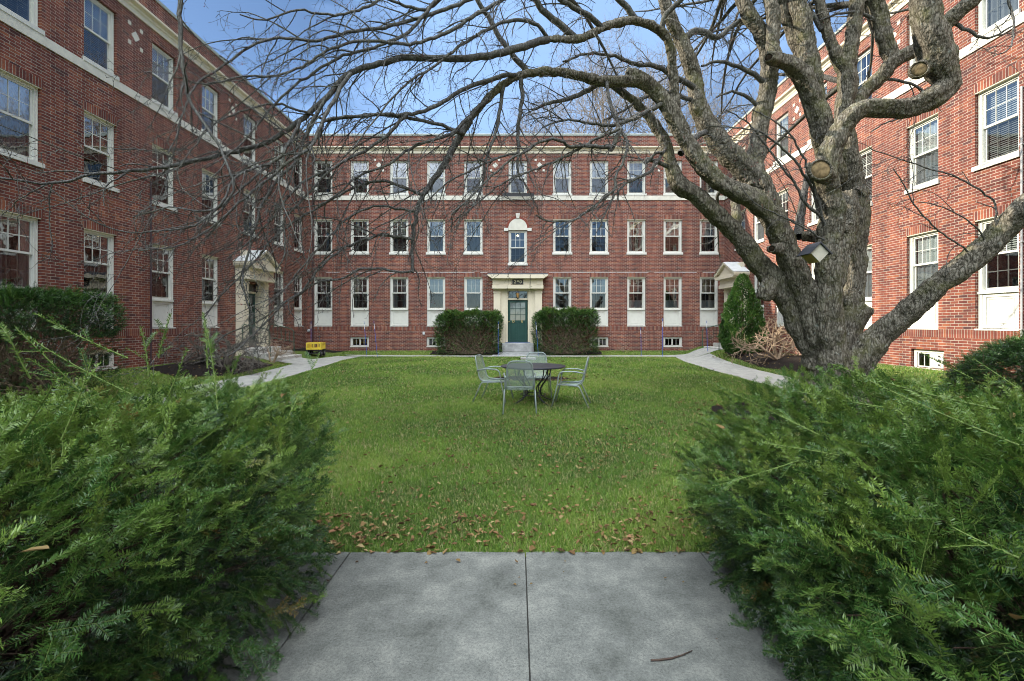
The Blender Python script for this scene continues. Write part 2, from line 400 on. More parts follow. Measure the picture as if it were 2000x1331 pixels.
window('left', 16.04, 'B'); window('left', 11.8, 'B')
window('right', 11.8, 'B'); window('right', 16.0, 'B')
# vent board with three round holes fills half of one basement window
m = MB(); m.box(.02, .37, .075, .098, .03, .385)
for k in range(3):
    z = .10+k*.108; m.tube([(.27, .0745, z), (.27, .06, z)], [.036, .036], 14, 0); m.tube([(.27, .0595, z), (.27, .0592, z)], [.028, .028], 14, 1)
vent = m.build('vent_board', [WHITE, IRON], bld, (XR, 11.8-D, ZB['B']), R(-90))
vent.rotation_euler = (0, 0, R(-90))
# ---- door openings
DCX = (1011.3-CX)/39
OPEN['back'].append((DCX-.50, DCX+.50, .57, 3.15))
OPEN['left'].append((18.3-.52, 18.3+.52, .62, 3.1)); OPEN['right'].append((21.8-.52, 21.8+.52, .62, 3.1))
def wallmesh(u0, u1, z0, z1, holes, fn, mb):
    us = sorted({u0, u1}|{a for h in holes for a in h[:2]}); zs = sorted({z0, z1}|{a for h in holes for a in h[2:]})
    for i in range(len(us)-1):
        for j in range(len(zs)-1):
            uc, zc = (us[i]+us[i+1])/2, (zs[j]+zs[j+1])/2
            if any(h[0] < uc < h[1] and h[2] < zc < h[3] for h in holes): continue
            mb.quad(fn(us[i], zs[j], 0), fn(us[i+1], zs[j], 0), fn(us[i+1], zs[j+1], 0), fn(us[i], zs[j+1], 0))
    for a, b, c, d in holes:
        e = WREC+.02
        for p, q in (((a, c), (a, d)), ((b, d), (b, c)), ((a, d), (b, d)), ((b, c), (a, c))):
            mb.quad(fn(p[0], p[1], 0), fn(q[0], q[1], 0), fn(q[0], q[1], e), fn(p[0], p[1], e))
YE = -3.0
ZT = 10.93
m = MB(); wallmesh(XL, XR, -.3, ZT, OPEN['back'], lambda u, z, d: (u, D+d, z), m)
m.box(XL-8, XR+8, D+8, D+8.3, -.3, ZT)
m.build('brick_wall', BR, bld, BO)
m = MB(); wallmesh(YE, D, -.3, ZT, OPEN['left'], lambda u, z, d: (XL-d, u, z), m)
m.box(XL-8.3, XL-8, YE, D+8.3, -.3, ZT); m.box(XL-8, XL-.01, YE, YE+.3, -.3, ZT)
m.build('brick_wall', BR, bld, BO)
m = MB(); wallmesh(YE, D, -.3, ZT, OPEN['right'], lambda u, z, d: (XR+d, u, z), m)
m.box(XR+8, XR+8.3, YE, D+8.3, -.3, ZT); m.box(XR+.01, XR+8, YE, YE+.3, -.3, ZT)
m.build('brick_wall', BR, bld, BO)
m = MB(); m.box(XL-8.2, XL-.3, YE+.1, D+8.2, 10.3, 10.4); m.box(XR+.3, XR+8.2, YE+.1, D+8.2, 10.3, 10.4); m.box(XL-.3, XR+.3, D+.3, D+8.2, 10.301, 10.401)
m.build('roof', ROOFM, bld, BO)
def sweep(prof):                          # profile (outward, z) round the three inner walls
    mb = MB(); n = len(prof); V = []
    for o, z in prof: V += [(XL+o, YE, z), (XL+o, D-o, z), (XR-o, D-o, z), (XR-o, YE, z)]
    fs = []
    for i in range(n):
        k = (i+1) % n
        for s_ in range(3): fs.append((i*4+s_, i*4+s_+1, k*4+s_+1, k*4+s_))
    fs += [tuple(i*4 for i in range(n)), tuple(i*4+3 for i in range(n-1, -1, -1))]
    return mb.add(V, fs)
sweep([(-.01, 7.71), (.03, 7.71), (.03, 7.928), (-.01, 7.928)]).build('band_course', STONE, bld, BO)
sweep([(-.01, 10.04), (.03, 10.04), (.035, 10.17), (.06, 10.19), (.07, 10.24), (.15, 10.28), (.17, 10.30), (.17, 10.355), (.02, 10.375), (-.01, 10.375)]).build('cornice', CREAM, bld, BO)
sweep([(-.32, ZT), (.035, ZT), (.035, ZT+.09), (-.01, ZT+.12), (-.32, ZT+.1)]).build('coping', COPING, bld, BO)
m = MB()
for a, b in ((XL, DCX-.51), (DCX+.51, XR)): m.box(a, b, D-.005, D, 1.195, 1.398)
for a, b in ((YE, 18.3-.53), (18.3+.53, D-.0051)): m.box(XL, XL+.005, a, b, 1.195, 1.398)
for a, b in ((YE, 21.8-.53), (21.8+.53, D-.0051)): m.box(XR-.005, XR, a, b, 1.195, 1.398)
m.build('soldier_course', SOL, bld, BO, uv='soldier', z0=1.195)
# pale mortar repair lines
m = MB()
for a, b in ((-9.6, -1.5), (1.6, 9.9)):
    u = a
    while u < b:
        l = random.uniform(.4, 1.4); m.box(u, min(b, u+l), D-.0035, D, 4.082, 4.094+random.random()*.004); u += l+random.choice([0.01, .02, .3])
m.build('mortar_repair', M_plain('lime_mortar', (.62, .62, .60), .9, .1), bld, BO)
# diamonds of cast stone between the top windows
def ornament(wall, u):
    z = 9.46; mb = MB(); s_ = .145
    mb.prism([(-s_, 0), (0, -s_), (s_, 0), (0, s_)], -.006, 0)
    for sx in (-1, 1):
        for sz in (-1, 1): mb.box(sx*.2-.052, sx*.2+.052, -.006, 0, sz*.26-.052, sz*.26+.052)
    loc, rz = {'back': ((u, 0, z), 0), 'left': ((XL, u-D, z), R(90)), 'right': ((XR, u-D, z), R(-90))}[wall]
    mb.build('stone_ornament', STONE, bld, loc, rz)
for u in (-6.92, -1.1, 1.13, 6.9): ornament('back', u)
for u in (12.87, 17.28, 8.9): ornament('left', u); ornament('right', u)
# ---- arched head over the middle window
m = MB(); zc = 6.26; n = 20
arc = [(DCX+.47*math.cos(math.pi*i/n), zc+.06+.47*math.sin(math.pi*i/n)) for i in range(n+1)]
poly = [(DCX-.47, zc-.05), (DCX+.47, zc-.05)]+arc
m.prism(poly, D-.006, D); m.build('arched_tympanum', STONE, bld, BO)
m = MB()
for i in range(25):
    a = math.pi*(i+.5)/25; ca, sa = math.cos(a), math.sin(a); c0 = (DCX, zc+.06); t = .022
    P = [(c0[0]+r*ca-s_*t*sa, c0[1]+r*sa+s_*t*ca) for r, s_ in ((.475, 1), (.475, -1), (.585, -1.2), (.585, 1.2))]
    m.prism(P, D-.005, D)
m.build('brick_arch', M_plain('arch_brick', (.22, .06, .042), .85, .2), bld, BO)
m = MB(); m.prism([(DCX-.07, 6.80), (DCX+.07, 6.80), (DCX+.11, 7.05), (DCX-.11, 7.05)], D-.04, D); m.build('keystone', STONE, bld, BO, bevel=.004)
for s_ in (-1, 1):
    m = MB(); x0, x1 = sorted((DCX+s_*.475, DCX+s_*.69)); m.box(x0, x1, D-.05, D, 6.16, 6.31); m.build('impost_block', WHITE, bld, BO, bevel=.004)
m = MB(); m.lathe([(.001, -.05), (.04, -.035), (.055, 0), (.04, .035), (.001, .05)], (DCX, D+.5, 6.02), 12)
gm, gnt, gout = newmat('bulb_glow'); ge = N(gnt, 'ShaderNodeEmission'); ge.inputs[0].default_value = (1, .72, .32, 1); ge.inputs[1].default_value = 9; L(gnt, ge.outputs[0], gout.inputs[0])
m.build('lamp_globe', gm, bld, BO, smooth=True)
# ---- small iron balcony under the top middle window
m = MB(); x0, x1 = DCX-.78, DCX+.78; yb = D-.62
m.box(x0, x1, yb, yb+.03, 7.87, 7.90)
for k in range(7): m.box(x0+.001, x1-.001, yb+.06+k*.08, yb+.075+k*.08, 7.875, 7.895)
for i in range(5):
    x = x0+(x1-x0)*i/4; m.tube([(x, yb+.01, 7.9), (x, yb+.01, 8.42)], .011, 5)
m.tube([(x0, yb+.01, 8.42), (x1, yb+.01, 8.42)], .011, 5)
for x in (x0, x1):
    m.tube([(x, yb+.01, 8.42), (x, D-.02, 8.42)], .010, 5); m.tube([(x, yb+.05, 7.86), (x, D-.02, 7.3)], .015, 6)
m.build('iron_balcony', IRON, bld, BO)
# ---- middle entrance
E = MB(); c = DCX
for s_ in (-1, 1):
    x0, x1 = sorted((c+s_*.86, c+s_*1.20)); E.box(x0, x1, D-.20, D-.002, .66, 3.25)
    E.box(x0-.02, x1+.02, D-.225, D-.002, .5, .66); E.box(x0-.02, x1+.02, D-.225, D-.002, 3.05, 3.12); E.box(x0-.03, x1+.03, D-.24, D-.002, 3.18, 3.25)
    a, b = sorted((c+s_*.50, c+s_*.86)); E.box(a, b, D-.11, D-.003, .57, 3.25)
    a, b = sorted((c+s_*.56, c+s_*.60)); E.box(a, b, D-.125, D-.11, .57, 3.25); a, b = sorted((c+s_*.74, c+s_*.78)); E.box(a, b, D-.125, D-.11, .57, 3.25)
E.box(c-.50, c+.50, D-.10, D+.06, 3.15, 3.25); E.box(c-.5, c+.5, D-.02, D+.09, 2.71, 2.80)
E.box(c-.5, c-.47, D-.0, D+.09, 2.80, 3.15); E.box(c+.47, c+.5, D-.0, D+.09, 2.80, 3.15)
E.build('door_surround', CREAM, bld, BO, bevel=.006)
E = MB(); E.box(c-1.26, c+1.26, D-.42, D-.001, 3.251, 3.42); E.box(c-1.22, c+1.22, D-.38, D-.001, 3.42, 3.74)
for s_ in (-1, 1): a, b = sorted((c+s_*.93, c+s_*1.245)); E.box(a, b, D-.40, D-.381, 3.44, 3.73)
E.prism([(c-1.26, 3.741), (c+1.26, 3.741), (c+1.45, 3.86), (c+1.5, 3.93), (c-1.5, 3.93), (c-1.45, 3.86)], D-.60, D-.001)
E.build('entablature', CREAM, bld, BO, bevel=.006)
m = MB(); m.add([(c-1.5, D-.6, 3.932), (c+1.5, D-.6, 3.932), (c+1.5, D-.001, 3.932), (c-1.5, D-.001, 3.932), (c-1.46, D-.57, 3.99), (c+1.46, D-.57, 3.99), (c+1.46, D-.001, 4.06), (c-1.46, D-.001, 4.06)],
                [(0, 3, 2, 1), (4, 5, 6, 7), (0, 1, 5, 4), (1, 2, 6, 5), (2, 3, 7, 6), (3, 0, 4, 7)]); m.build('canopy_roof', ROOFM, bld, BO)
def fdoor(parent, loc, rz, letters=None, cut=None):
    # leaf in local xz, outward is -y; 1.0 wide x 2.12 tall
    m = MB(); w, h = .49, 2.10
    rim(m, -w, w, 0, h, .115, 0, .045)
    m.box(-w+.116, w-.116, 0, .044, .98, 1.09); m.box(-.05, .05, .001, .043, .116, .979)
    for a, b in ((-w+.116, -.051), (.051, w-.116)):
        m.box(a, b, .018, .03, .116, .979); m.box(a+.05, b-.05, .006, .0178, .17, .92)
    gx0, gx1, gz0, gz1 = -w+.115, w-.115, 1.09, h-.115
    for i in (1, 2):
        x = gx0+(gx1-gx0)*i/3; m.box(x-.01, x+.01, .006, .035, gz0, gz1)
        z = gz0+(gz1-gz0)*i/3
        for k in range(3):
            xa = gx0+(gx1-gx0)*k/3+(.0101 if k else 0); xb = gx0+(gx1-gx0)*(k+1)/3-(.0101 if k < 2 else 0); m.box(xa, xb, .007, .034, z-.01, z+.01)
    d = m.build('door', GDOOR, parent, loc, rz)
    glass((gx0, gx1, gz0, gz1), .02).build('pane', GLU, d)
    m = MB(); m.quad((-w+.02, .08, .0), (w-.02, .08, 0), (w-.02, .08, h), (-w+.02, .08, h)); m.build('lobby_wall', CURT, d)
    m = MB(); m.lathe([(.012, 0), (.028, .012), (.03, .03), (.012, .045)], (0, 0, 0), 10); k = m.build('handle', BRASS, d, (-w+.05, -.0, 1.02), smooth=True); k.rotation_euler = (R(90), 0, 0)
    return d
door = fdoor(bld, (c, .03, .60), 0)
def text(body, size, mat, parent, loc, rz=0, name='lettering', ext=.004, sp=1.0):
    cu = bpy.data.curves.new(name, 'FONT'); cu.body = body; cu.size = size; cu.align_x = 'CENTER'; cu.align_y = 'CENTER'; cu.extrude = ext; cu.space_character = sp; cu.offset = size*.01
    o = bpy.data.objects.new(name, cu); COL.objects.link(o); bpy.context.view_layer.update()
    me = bpy.data.meshes.new_from_object(o); bpy.data.objects.remove(o); bpy.data.curves.remove(cu)
    me.materials.clear(); me.materials.append(mat)
    q = obj(name, me, parent, loc, rz); q.rotation_euler = (R(90), 0, rz); return q
text('D', .17, BRASS, door, (-.215, -.004, 1.035)); text('E', .17, BRASS, door, (.215, -.004, 1.035))
m = MB(); m.box(c-.27, c+.27, D-.40, D-.3805, 3.455, 3.705); sg = m.build('number_plate', IRON, bld, BO)
text('290', .225, M_plain('pale_gold_paint', (.72, .66, .42), .5, .4, bs=0), sg, (c, D-.406, 3.58), sp=1.22)
m = MB(); m.quad((c-.465, D+.05, 2.80), (c+.465, D+.05, 2.80), (c+.465, D+.05, 3.15), (c-.465, D+.05, 3.15)); t_ = m.build('transom_pane', GLU, bld, BO)
m = MB(); m.quad((c-.5, D+.12, 2.6), (c+.5, D+.12, 2.6), (c+.5, D+.12, 3.2), (c-.5, D+.12, 3.2)); m.build('lobby_wall', DARKIN, t_)
def lantern(parent, x, y, z, s=1.0):
    m = MB(); m.tube([(x, y, z), (x, y, z-.10*s)], .008, 6); m.lathe([(.012*s, 0), (.03*s, -.02*s), (.075*s, -.09*s), (.08*s, -.10*s)], (x, y, z-.10*s), 6)
    for k in range(6):
        a = 2*math.pi*k/6; m.tube([(x+.072*s*math.cos(a), y+.072*s*math.sin(a), z-.2*s), (x+.05*s*math.cos(a), y+.05*s*math.sin(a), z-.40*s)], .006*s, 4)
    m.lathe([(.055*s, 0), (.055*s, -.015*s), (.02*s, -.05*s), (.004*s, -.09*s)], (x, y, z-.40*s), 6)
    o = m.build('hanging_lantern', IRON, parent, (0, -D, 0)); m = MB()
    m.lathe([(.045*s, 0), (.068*s, .19*s)], (x, y, z-.395*s), 6); m.build('lantern_glass', M_plain('amber_glass', (.42, .24, .07), .2, .5, bs=0), o)
lantern(bld, c, D-.30, 3.25, 1.1)
CONCR = M_plain('grey_concrete', (.30, .31, .30), .9, .2, var=.25, scale=5, bs=.4)
m = MB(); m.box(c-.78, c+.78, D-.62, D-.005, .15, .565); m.box(c-.95, c+.95, D-1.05, D-.621, -.05, .13); m.box(c-1.2, c+.9, D-1.55, D-1.052, -.05, .05); m.build('entrance_steps', CONCR, bld, BO, bevel=.012)
m = MB(); m.box(c-.62, c+.62, D-.16, D-.001, .566, .60); m.build('threshold', M_plain('slate_blue_paint', (.12, .16, .24), .5, .4), bld, BO)
# ---- side porticos: local frame, outward is -y
def portico(loc, rz, name='side_portico'):
    p = MB()
    for s_ in (-1, 1):
        x0, x1 = sorted((s_*.55, s_*.86)); p.box(x0, x1, -.32, -.002, .34, 3.2)
        p.box(x0-.025, x1+.025, -.345, -.002, .14, .34); p.box(x0-.02, x1+.02, -.34, -.002, 3.05, 3.12)
        x0, x1 = sorted((s_*.50, s_*.55)); p.box(x0, x1, -.12, -.003, .3, 3.2)
    p.box(-.52, .52, -.02, .09, 2.72, 2.80); p.box(-.52, -.49, 0, .09, .62, 2.72); p.box(.49, .52, 0, .09, .62, 2.72)
    root = p.build(name, CREAM, bld, loc, rz, bevel=.006)
    p = MB(); p.box(-.92, .92, -.56, -.002, 3.201, 3.38); p.box(-.88, .88, -.52, -.002, 3.38, 3.62)
    p.prism([(-.90, 3.621), (.90, 3.621), (1.02, 3.72), (1.02, 3.76), (-1.02, 3.76), (-1.02, 3.72)], -.72, -.002)
    p.build('entablature', CREAM, root, bevel=.006)
    p = MB(); p.prism([(-.86, 3.761), (.86, 3.761), (0, 4.22)], -.62, -.002)
    for s_ in (-1, 1):
        P = [(s_*1.04, 3.762), (s_*1.04, 3.85), (0, 4.40), (0, 4.30)] ; P = P if s_ < 0 else P[::-1]
        p.prism([(x, z) for x, z in P], -.73, -.003)
    p.build('pediment', CREAM, root)
    p = MB()
    for s_ in (-1, 1):
        a = [(s_*1.06, -.75, 3.855), (s_*1.06, -.001, 3.855), (0, -.001, 4.415), (0, -.75, 4.415)]
        p.quad(*(a if s_ > 0 else a[::-1]))
    p.build('portico_roof', M_plain('pale_metal_roof', (.50, .52, .50), .5, .4), root)
    # lead-grey upstand block where the roof meets the wall
    p = MB(); p.box(-.55, .55, -.16, -.003, 4.08, 4.34); p.build('roof_upstand', CREAM, root)
    fdoor(root, (0, .03, .63), 0)
    p = MB(); p.quad((-.5, .05, 2.8), (.5, .05, 2.8), (.5, .05, 3.1), (-.5, .05, 3.1)); g = p.build('transom_pane', GLU, root)
    p = MB(); p.quad((-.5, .12, 2.6), (.5, .12, 2.6), (.5, .12, 3.2), (-.5, .12, 3.2)); p.build('lobby_wall', DARKIN, g)
    p = MB(); p.box(-.85, .85, -.85, -.004, .12, .60); p.box(-1.0, 1.0, -1.25, -.851, .0, .42); p.box(-1.05, 1.05, -1.6, -1.251, -.1, .26)
    p.build('stone_steps', M_plain('pale_granite', (.42, .41, .37), .85, .2, var=.2, scale=9, bs=.4), root, bevel=.012)
    p = MB(); s_ = 1.0
    p.tube([(0, -.3, 3.2), (0, -.3, 3.1)], .008, 6); p.lathe([(.012*s_, 0), (.03, -.02), (.075, -.09), (.08, -.10)], (0, -.3, 3.10), 6)
    for k in range(6):
        a = 2*math.pi*k/6; p.tube([(.072*math.cos(a), -.3+.072*math.sin(a), 3.0), (.05*math.cos(a), -.3+.05*math.sin(a), 2.8)], .006, 4)
    p.lathe([(.055, 0), (.055, -.015), (.02, -.05), (.004, -.09)], (0, -.3, 2.80), 6); p.build('hanging_lantern', IRON, root)
    return root
pl = portico((XL, 18.3-D, 0), R(90)); pr = portico((XR, 21.8-D, 0), R(-90))
m = MB()
for s_ in (-1, 1):
    x = s_*.93
    m.tube([(x, -.3, .6), (x, -.3, 1.42), (x, -.36, 1.5), (x, -1.2, 1.32), (x, -1.32, 1.22), (x, -1.34, .28)], .019, 8)
    m.tube([(x, -.3, .95), (x, -1.33, .78)], .012, 6)
    for k in range(1, 6): y = -.3-.17*k; m.tube([(x, y, .93-.03*k), (x, y, 1.47-.045*k)], .009, 5)
for p_ in (pl, pr): m.build('hand_rail', GRAIL, p_)
# wreath on the left door
dl = [o for o in pl.children if o.name.startswith('door')][0]
m = MB(); rd = random.Random(4)
for k in range(220):
    a = rd.random()*2*math.pi; r = .17+rd.uniform(-.03, .05); p = Vector((r*math.cos(a), -.04+rd.uniform(-.03, .02), 1.5+r*math.sin(a)))
    d = Vector((rd.uniform(-1, 1), rd.uniform(-1, .2), rd.uniform(-1, 1))).normalized()*.05; q = d.cross(Vector((.3, .5, .8))).normalized()*.012
    m.quad(p-q, p+q, p+q+d, p-q+d)
m.build('wreath', M_plain('wreath_green', (.03, .07, .02), .7, .3), dl)
# ---- pipes and small fittings on the walls
m = MB(); yy = F*10.54/(CX-293)
m.tube([(XL+.03, yy, .2), (XL+.03, yy, 5.6)], .02, 8); m.build('conduit', M_plain('dark_red_pipe', (.05, .03, .035), .6, .3), bld, BO)
m = MB(); m.tube([(XR-.04, 9.55, .4), (XR-.04, 9.55, 6.4)], .018, 8)
for z in (1.4, 3.2, 5.2): m.box(XR-.06, XR-.001, 9.52, 9.58, z, z+.03)
m.build('conduit', M_plain('grey_pipe', (.35, .36, .36), .5, .4), bld, BO)
m = MB(); m.tube([(XL+.33, D-.05, .3), (XL+.33, D-.05, ZT-1)], .035, 8); m.build('downspout', M_plain('dark_downspout', (.06, .03, .03), .6, .3), bld, BO)
m = MB(); m.lathe([(.07, 0), (.075, .05), (.05, .08)], (0, 0, 0), 12); o = m.build('utility_meter', M_plain('meter_grey', (.4, .42, .42), .4, .5), bld, (XL+.12, -.02, 1.18)); o.rotation_euler = (R(90), 0, 0)
m = MB(); m.box(-4.72, -4.62, D-.07, D-.001, .98, 1.12); m.box(-4.70, -4.64, D-.0716, D-.0701, 1.0, 1.06); m.build('outlet_box', M_plain('outlet_grey', (.55, .56, .55), .5, .4), bld, BO, bevel=.005)
# ================================================================ GROUND
def ground_mesh():
    def ax(lo, hi, a, b, fine):
        inner = np.arange(a, b+1e-6, fine); o1 = a-np.geomspace(.5, a-lo, 14)[::-1]; o2 = b+np.geomspace(.5, hi-b, 14)
        return np.concatenate([o1, inner, o2])
    X = ax(-900, 900, -11.6, 11.6, .25); Y = ax(-900, 900, -2, 25, .3)
    mb = MB(); nx = len(X)
    mb.v = [(x, y, gh(x, y) if abs(x) < 12 and -1 < y < 25 else 0) for y in Y for x in X]
    mb.f = [(j*nx+i, j*nx+i+1, (j+1)*nx+i+1, (j+1)*nx+i) for j in range(len(Y)-1) for i in range(nx-1)]; mb.m = [0]*len(mb.f)
    return mb
m, nt, out = newmat('lawn_soil'); b = bsdf(nt, out, .95, .1); co = coords(nt)
r = ramp(nt, [(.3, (.055, .075, .022)), (.5, (.095, .14, .032)), (.7, (.17, .17, .07))]); L(nt, noise(nt, co, 30, 6, .7), r.inputs[0])
r2 = ramp(nt, [(.35, (.75, .85, .8)), (.65, (1.25, 1.15, 1))]); L(nt, noise(nt, co, .5, 4), r2.inputs[0])
L(nt, mixc(nt, 1, r.outputs[0], r2.outputs[0], 'MULTIPLY'), b.inputs['Base Color']); bump(nt, b, noise(nt, co, 60, 4, .7), .8, .03)
SOIL = m
g = ground_mesh().build('ground', SOIL, smooth=True); tag(g, 'courtyard ground with green turf between the brick wings', 'ground', kind='structure')
def M_concrete(name, a, b_, c_, stain=(.10, .10, .095)):
    m, nt, out = newmat(name); b = bsdf(nt, out, .9, .2); co = coords(nt)
    f = noise(nt, co, 3.1, 10, .72); r = ramp(nt, [(.32, a), (.5, b_), (.68, c_)]); L(nt, f, r.inputs[0])
    g1 = noise(nt, co, 75, 8, .85); r2 = ramp(nt, [(.34, (.5, .5, .5)), (.5, (1, 1, 1)), (.66, (1.4, 1.4, 1.36))]); L(nt, g1, r2.inputs[0])
    c = mixc(nt, 1, r.outputs[0], r2.outputs[0], 'MULTIPLY')
    s_ = noise(nt, co, 5.5, 8, .75); r3 = ramp(nt, [(.58, (0, 0, 0)), (.74, (.65,)*3)]); L(nt, s_, r3.inputs[0])
    c = mixc(nt, r3.outputs[0], c, stain)
    vo = N(nt, 'ShaderNodeTexVoronoi'); vo.inputs['Scale'].default_value = 210; L(nt, co, vo.inputs['Vector'])
    r4 = ramp(nt, [(.06, (.35,)*3), (.16, (1,)*3)]); L(nt, vo.outputs['Distance'], r4.inputs[0])
    c = mixc(nt, .55, c, mixc(nt, 1, c, r4.outputs[0], 'MULTIPLY'))
    L(nt, c, b.inputs['Base Color']); bump(nt, b, g1, .35, .004); return m
SIDEW = M_concrete('sidewalk_concrete', (.075, .080, .070), (.13, .136, .122), (.20, .205, .18))
PATHM = M_concrete('path_concrete', (.22, .22, .20), (.30, .30, .27), (.37, .36, .32))
m = MB(); xs = [-5.78+1.167*i for i in range(11)]
for i in range(10):
    yt = 3.115+random.uniform(-.008, .008); x0, x1 = xs[i]+.004, xs[i+1]-.004
    n = 24; top = [(x0+(x1-x0)*k/n, yt+random.uniform(-.006, .006)) for k in range(n+1)]
    for (a, b_) in ((0, 1.62),):
        pass
    P = [(x0, .2), (x1, .2)]+top[::-1]
    k = len(P); m.add([(x, y, -.08) for x, y in P]+[(x, y, .014) for x, y in P], [tuple(range(k, 2*k))]+[(q, (q+1) % k, (q+1) % k+k, q+k) for q in range(k)])
    m.box(x0, x1, -1.6, .19, -.08, .014)
m.box(-5.7, 5.8, -1.55, 3.06, -.07, .004, 1)
side = m.build('sidewalk', [SIDEW, M_plain('joint_dirt', (.05, .05, .045), 1, 0, bs=0)]); tag(side, 'grey concrete sidewalk slabs with dark joints in the foreground', 'sidewalk', kind='structure')
def strip(name, left, right, mat, dz=.014, lab=None, n=60):
    """ribbon between two polylines, following the ground"""
    def res(p, n):
        p = np.array(p, float); s_ = np.r_[0, np.cumsum(np.linalg.norm(np.diff(p, axis=0), axis=1))]; q = np.linspace(0, s_[-1], n)
        return np.stack([np.interp(q, s_, p[:, 0]), np.interp(q, s_, p[:, 1])], 1)
    a, b_ = res(left, n), res(right, n); k = 6; mb = MB()
    for i in range(n):
        for j in range(k+1):
            x, y = a[i]+(b_[i]-a[i])*j/k; w = .012*math.sin(i*1.7+j)*(j in (0, k)); mb.v.append((x+w, y, gh(x, y)+dz))
    for i in range(n-1):
        for j in range(k): q = i*(k+1)+j; mb.f.append((q, q+1, q+k+2, q+k+1)); mb.m.append(0)
    o = mb.build(name, mat, smooth=True)
    if lab: tag(o, lab, 'path', kind='structure')
    return o
strip('path', [(6.15, 3.1), (6.15, 9), (6.2, 12), (6.35, 15), (6.6, 18), (7.0, 20.5), (7.25, 21.3)], [(7.55, 3.1), (7.6, 9), (7.65, 12), (7.85, 15), (8.1, 17.5), (8.4, 19.6), (8.6, 20.8)], PATHM, lab='pale concrete path curving along the right brick wing')
strip('path', [(-7.9, 3.1), (-7.9, 10), (-7.95, 14), (-8.3, 17), (-8.5, 19.5), (-8.3, 21.6)], [(-6.45, 3.1), (-6.45, 10), (-6.5, 13), (-6.85, 16), (-7.2, 19.5), (-7.2, 21.55)], PATHM, lab='grey concrete path running along the left brick wing')
strip('path', [(-8.35, 22.35), (-5, 22.15), (0, 22.1), (5, 22.15), (7.2, 22.2), (8.8, 22.6)], [(-7.3, 21.5), (-5, 21.4), (0, 21.35), (5, 21.3), (7.2, 21.1), (8.55, 20.9)], PATHM, .018, 'narrow pale path crossing in front of the green door')
strip('path', [(-7.9, 19.2), (-9.4, 19.25)], [(-7.9, 17.3), (-9.4, 17.35)], PATHM, .022, 'short concrete walk up to the left pediment entrance', 12)
strip('path', [(8.4, 22.6), (9.1, 22.65)], [(8.3, 20.9), (9.1, 20.9)], PATHM, .024, 'short concrete walk up to the right pediment entrance', 12)
m, nt, out = newmat('mulch'); b = bsdf(nt, out, .95, .1); co = coords(nt)
r = ramp(nt, [(.35, (.012, .010, .009)), (.6, (.03, .024, .02)), (.8, (.07, .05, .035))]); L(nt, noise(nt, co, 45, 6, .75), r.inputs[0]); L(nt, r.outputs[0], b.inputs['Base Color']); bump(nt, b, noise(nt, co, 50, 5, .8), 1, .05)
MULCH = m
BEDS = []
def bed(poly, lab):
    BEDS.append(poly); P = [Vector(p) for p in poly]; c = sum(P, Vector((0, 0)))/len(P); n = len(P); ring = 10; mb = MB()
    pts = []
    for i in range(n):
        for k in range(6):
            q = P[i].lerp(P[(i+1) % n], k/6); q = q+(c-q)*random.uniform(-.03, .05); pts.append(q)
    n = len(pts)
    for r_ in range(ring+1):
        t = r_/ring
        for q in pts:
            w = c.lerp(q, t); mb.v.append((w.x, w.y, gh(w.x, w.y)+.012+(.035*(1-t**3)+random.uniform(-.006, .012))*(t < 1)))
    for r_ in range(ring):
        for i in range(n): a, b_ = r_*n+i, r_*n+(i+1) % n; mb.f.append((a, b_, b_+n, a+n)); mb.m.append(0)
    o = mb.build('mulch_bed', MULCH, smooth=True); tag(o, lab, 'mulch bed', kind='structure')
import math as _m
circ = lambda cx, cy, rx, ry, n=12: [(cx+rx*_m.cos(2*_m.pi*i/n), cy+ry*_m.sin(2*_m.pi*i/n)) for i in range(n)]
bed(circ(5.1, 7.9, 1.85, 1.25), 'dark mulch ring around the foot of the old tree')
bed([(8.3, 13.4), (9.9, 13.6), (10.2, 16), (10.2, 19.8), (8.9, 20.2), (8.5, 18), (8.2, 15.8)], 'dark mulch bed with fallen leaves by the right brick wing')
bed([(-8.3, 13.6), (-8.6, 16.6), (-9.8, 16.9), (-10.3, 15), (-10.2, 12.6), (-9, 12.2)], 'dark mulch bed under the bare shrub by the left wing')
bed([(-4.2, 21.6+.75), (-.8, 22.35), (-.9, 23.2), (-4.2, 23.2)], 'dark soil under the clipped yew left of the green door')
bed([(.9, 22.35), (4.1, 22.35), (4.1, 23.2), (.95, 23.2)], 'dark soil under the clipped yew right of the green door')
bed(circ(.35, 12.9, 1.15, .55), 'leaf covered mulch patch on the lawn behind the patio table')
bed([(-10.4, 20.4), (-8.9, 22.6), (-8.5, 23.2), (-10.4, 23.2)], 'dark mulch in the corner behind the yellow cart')
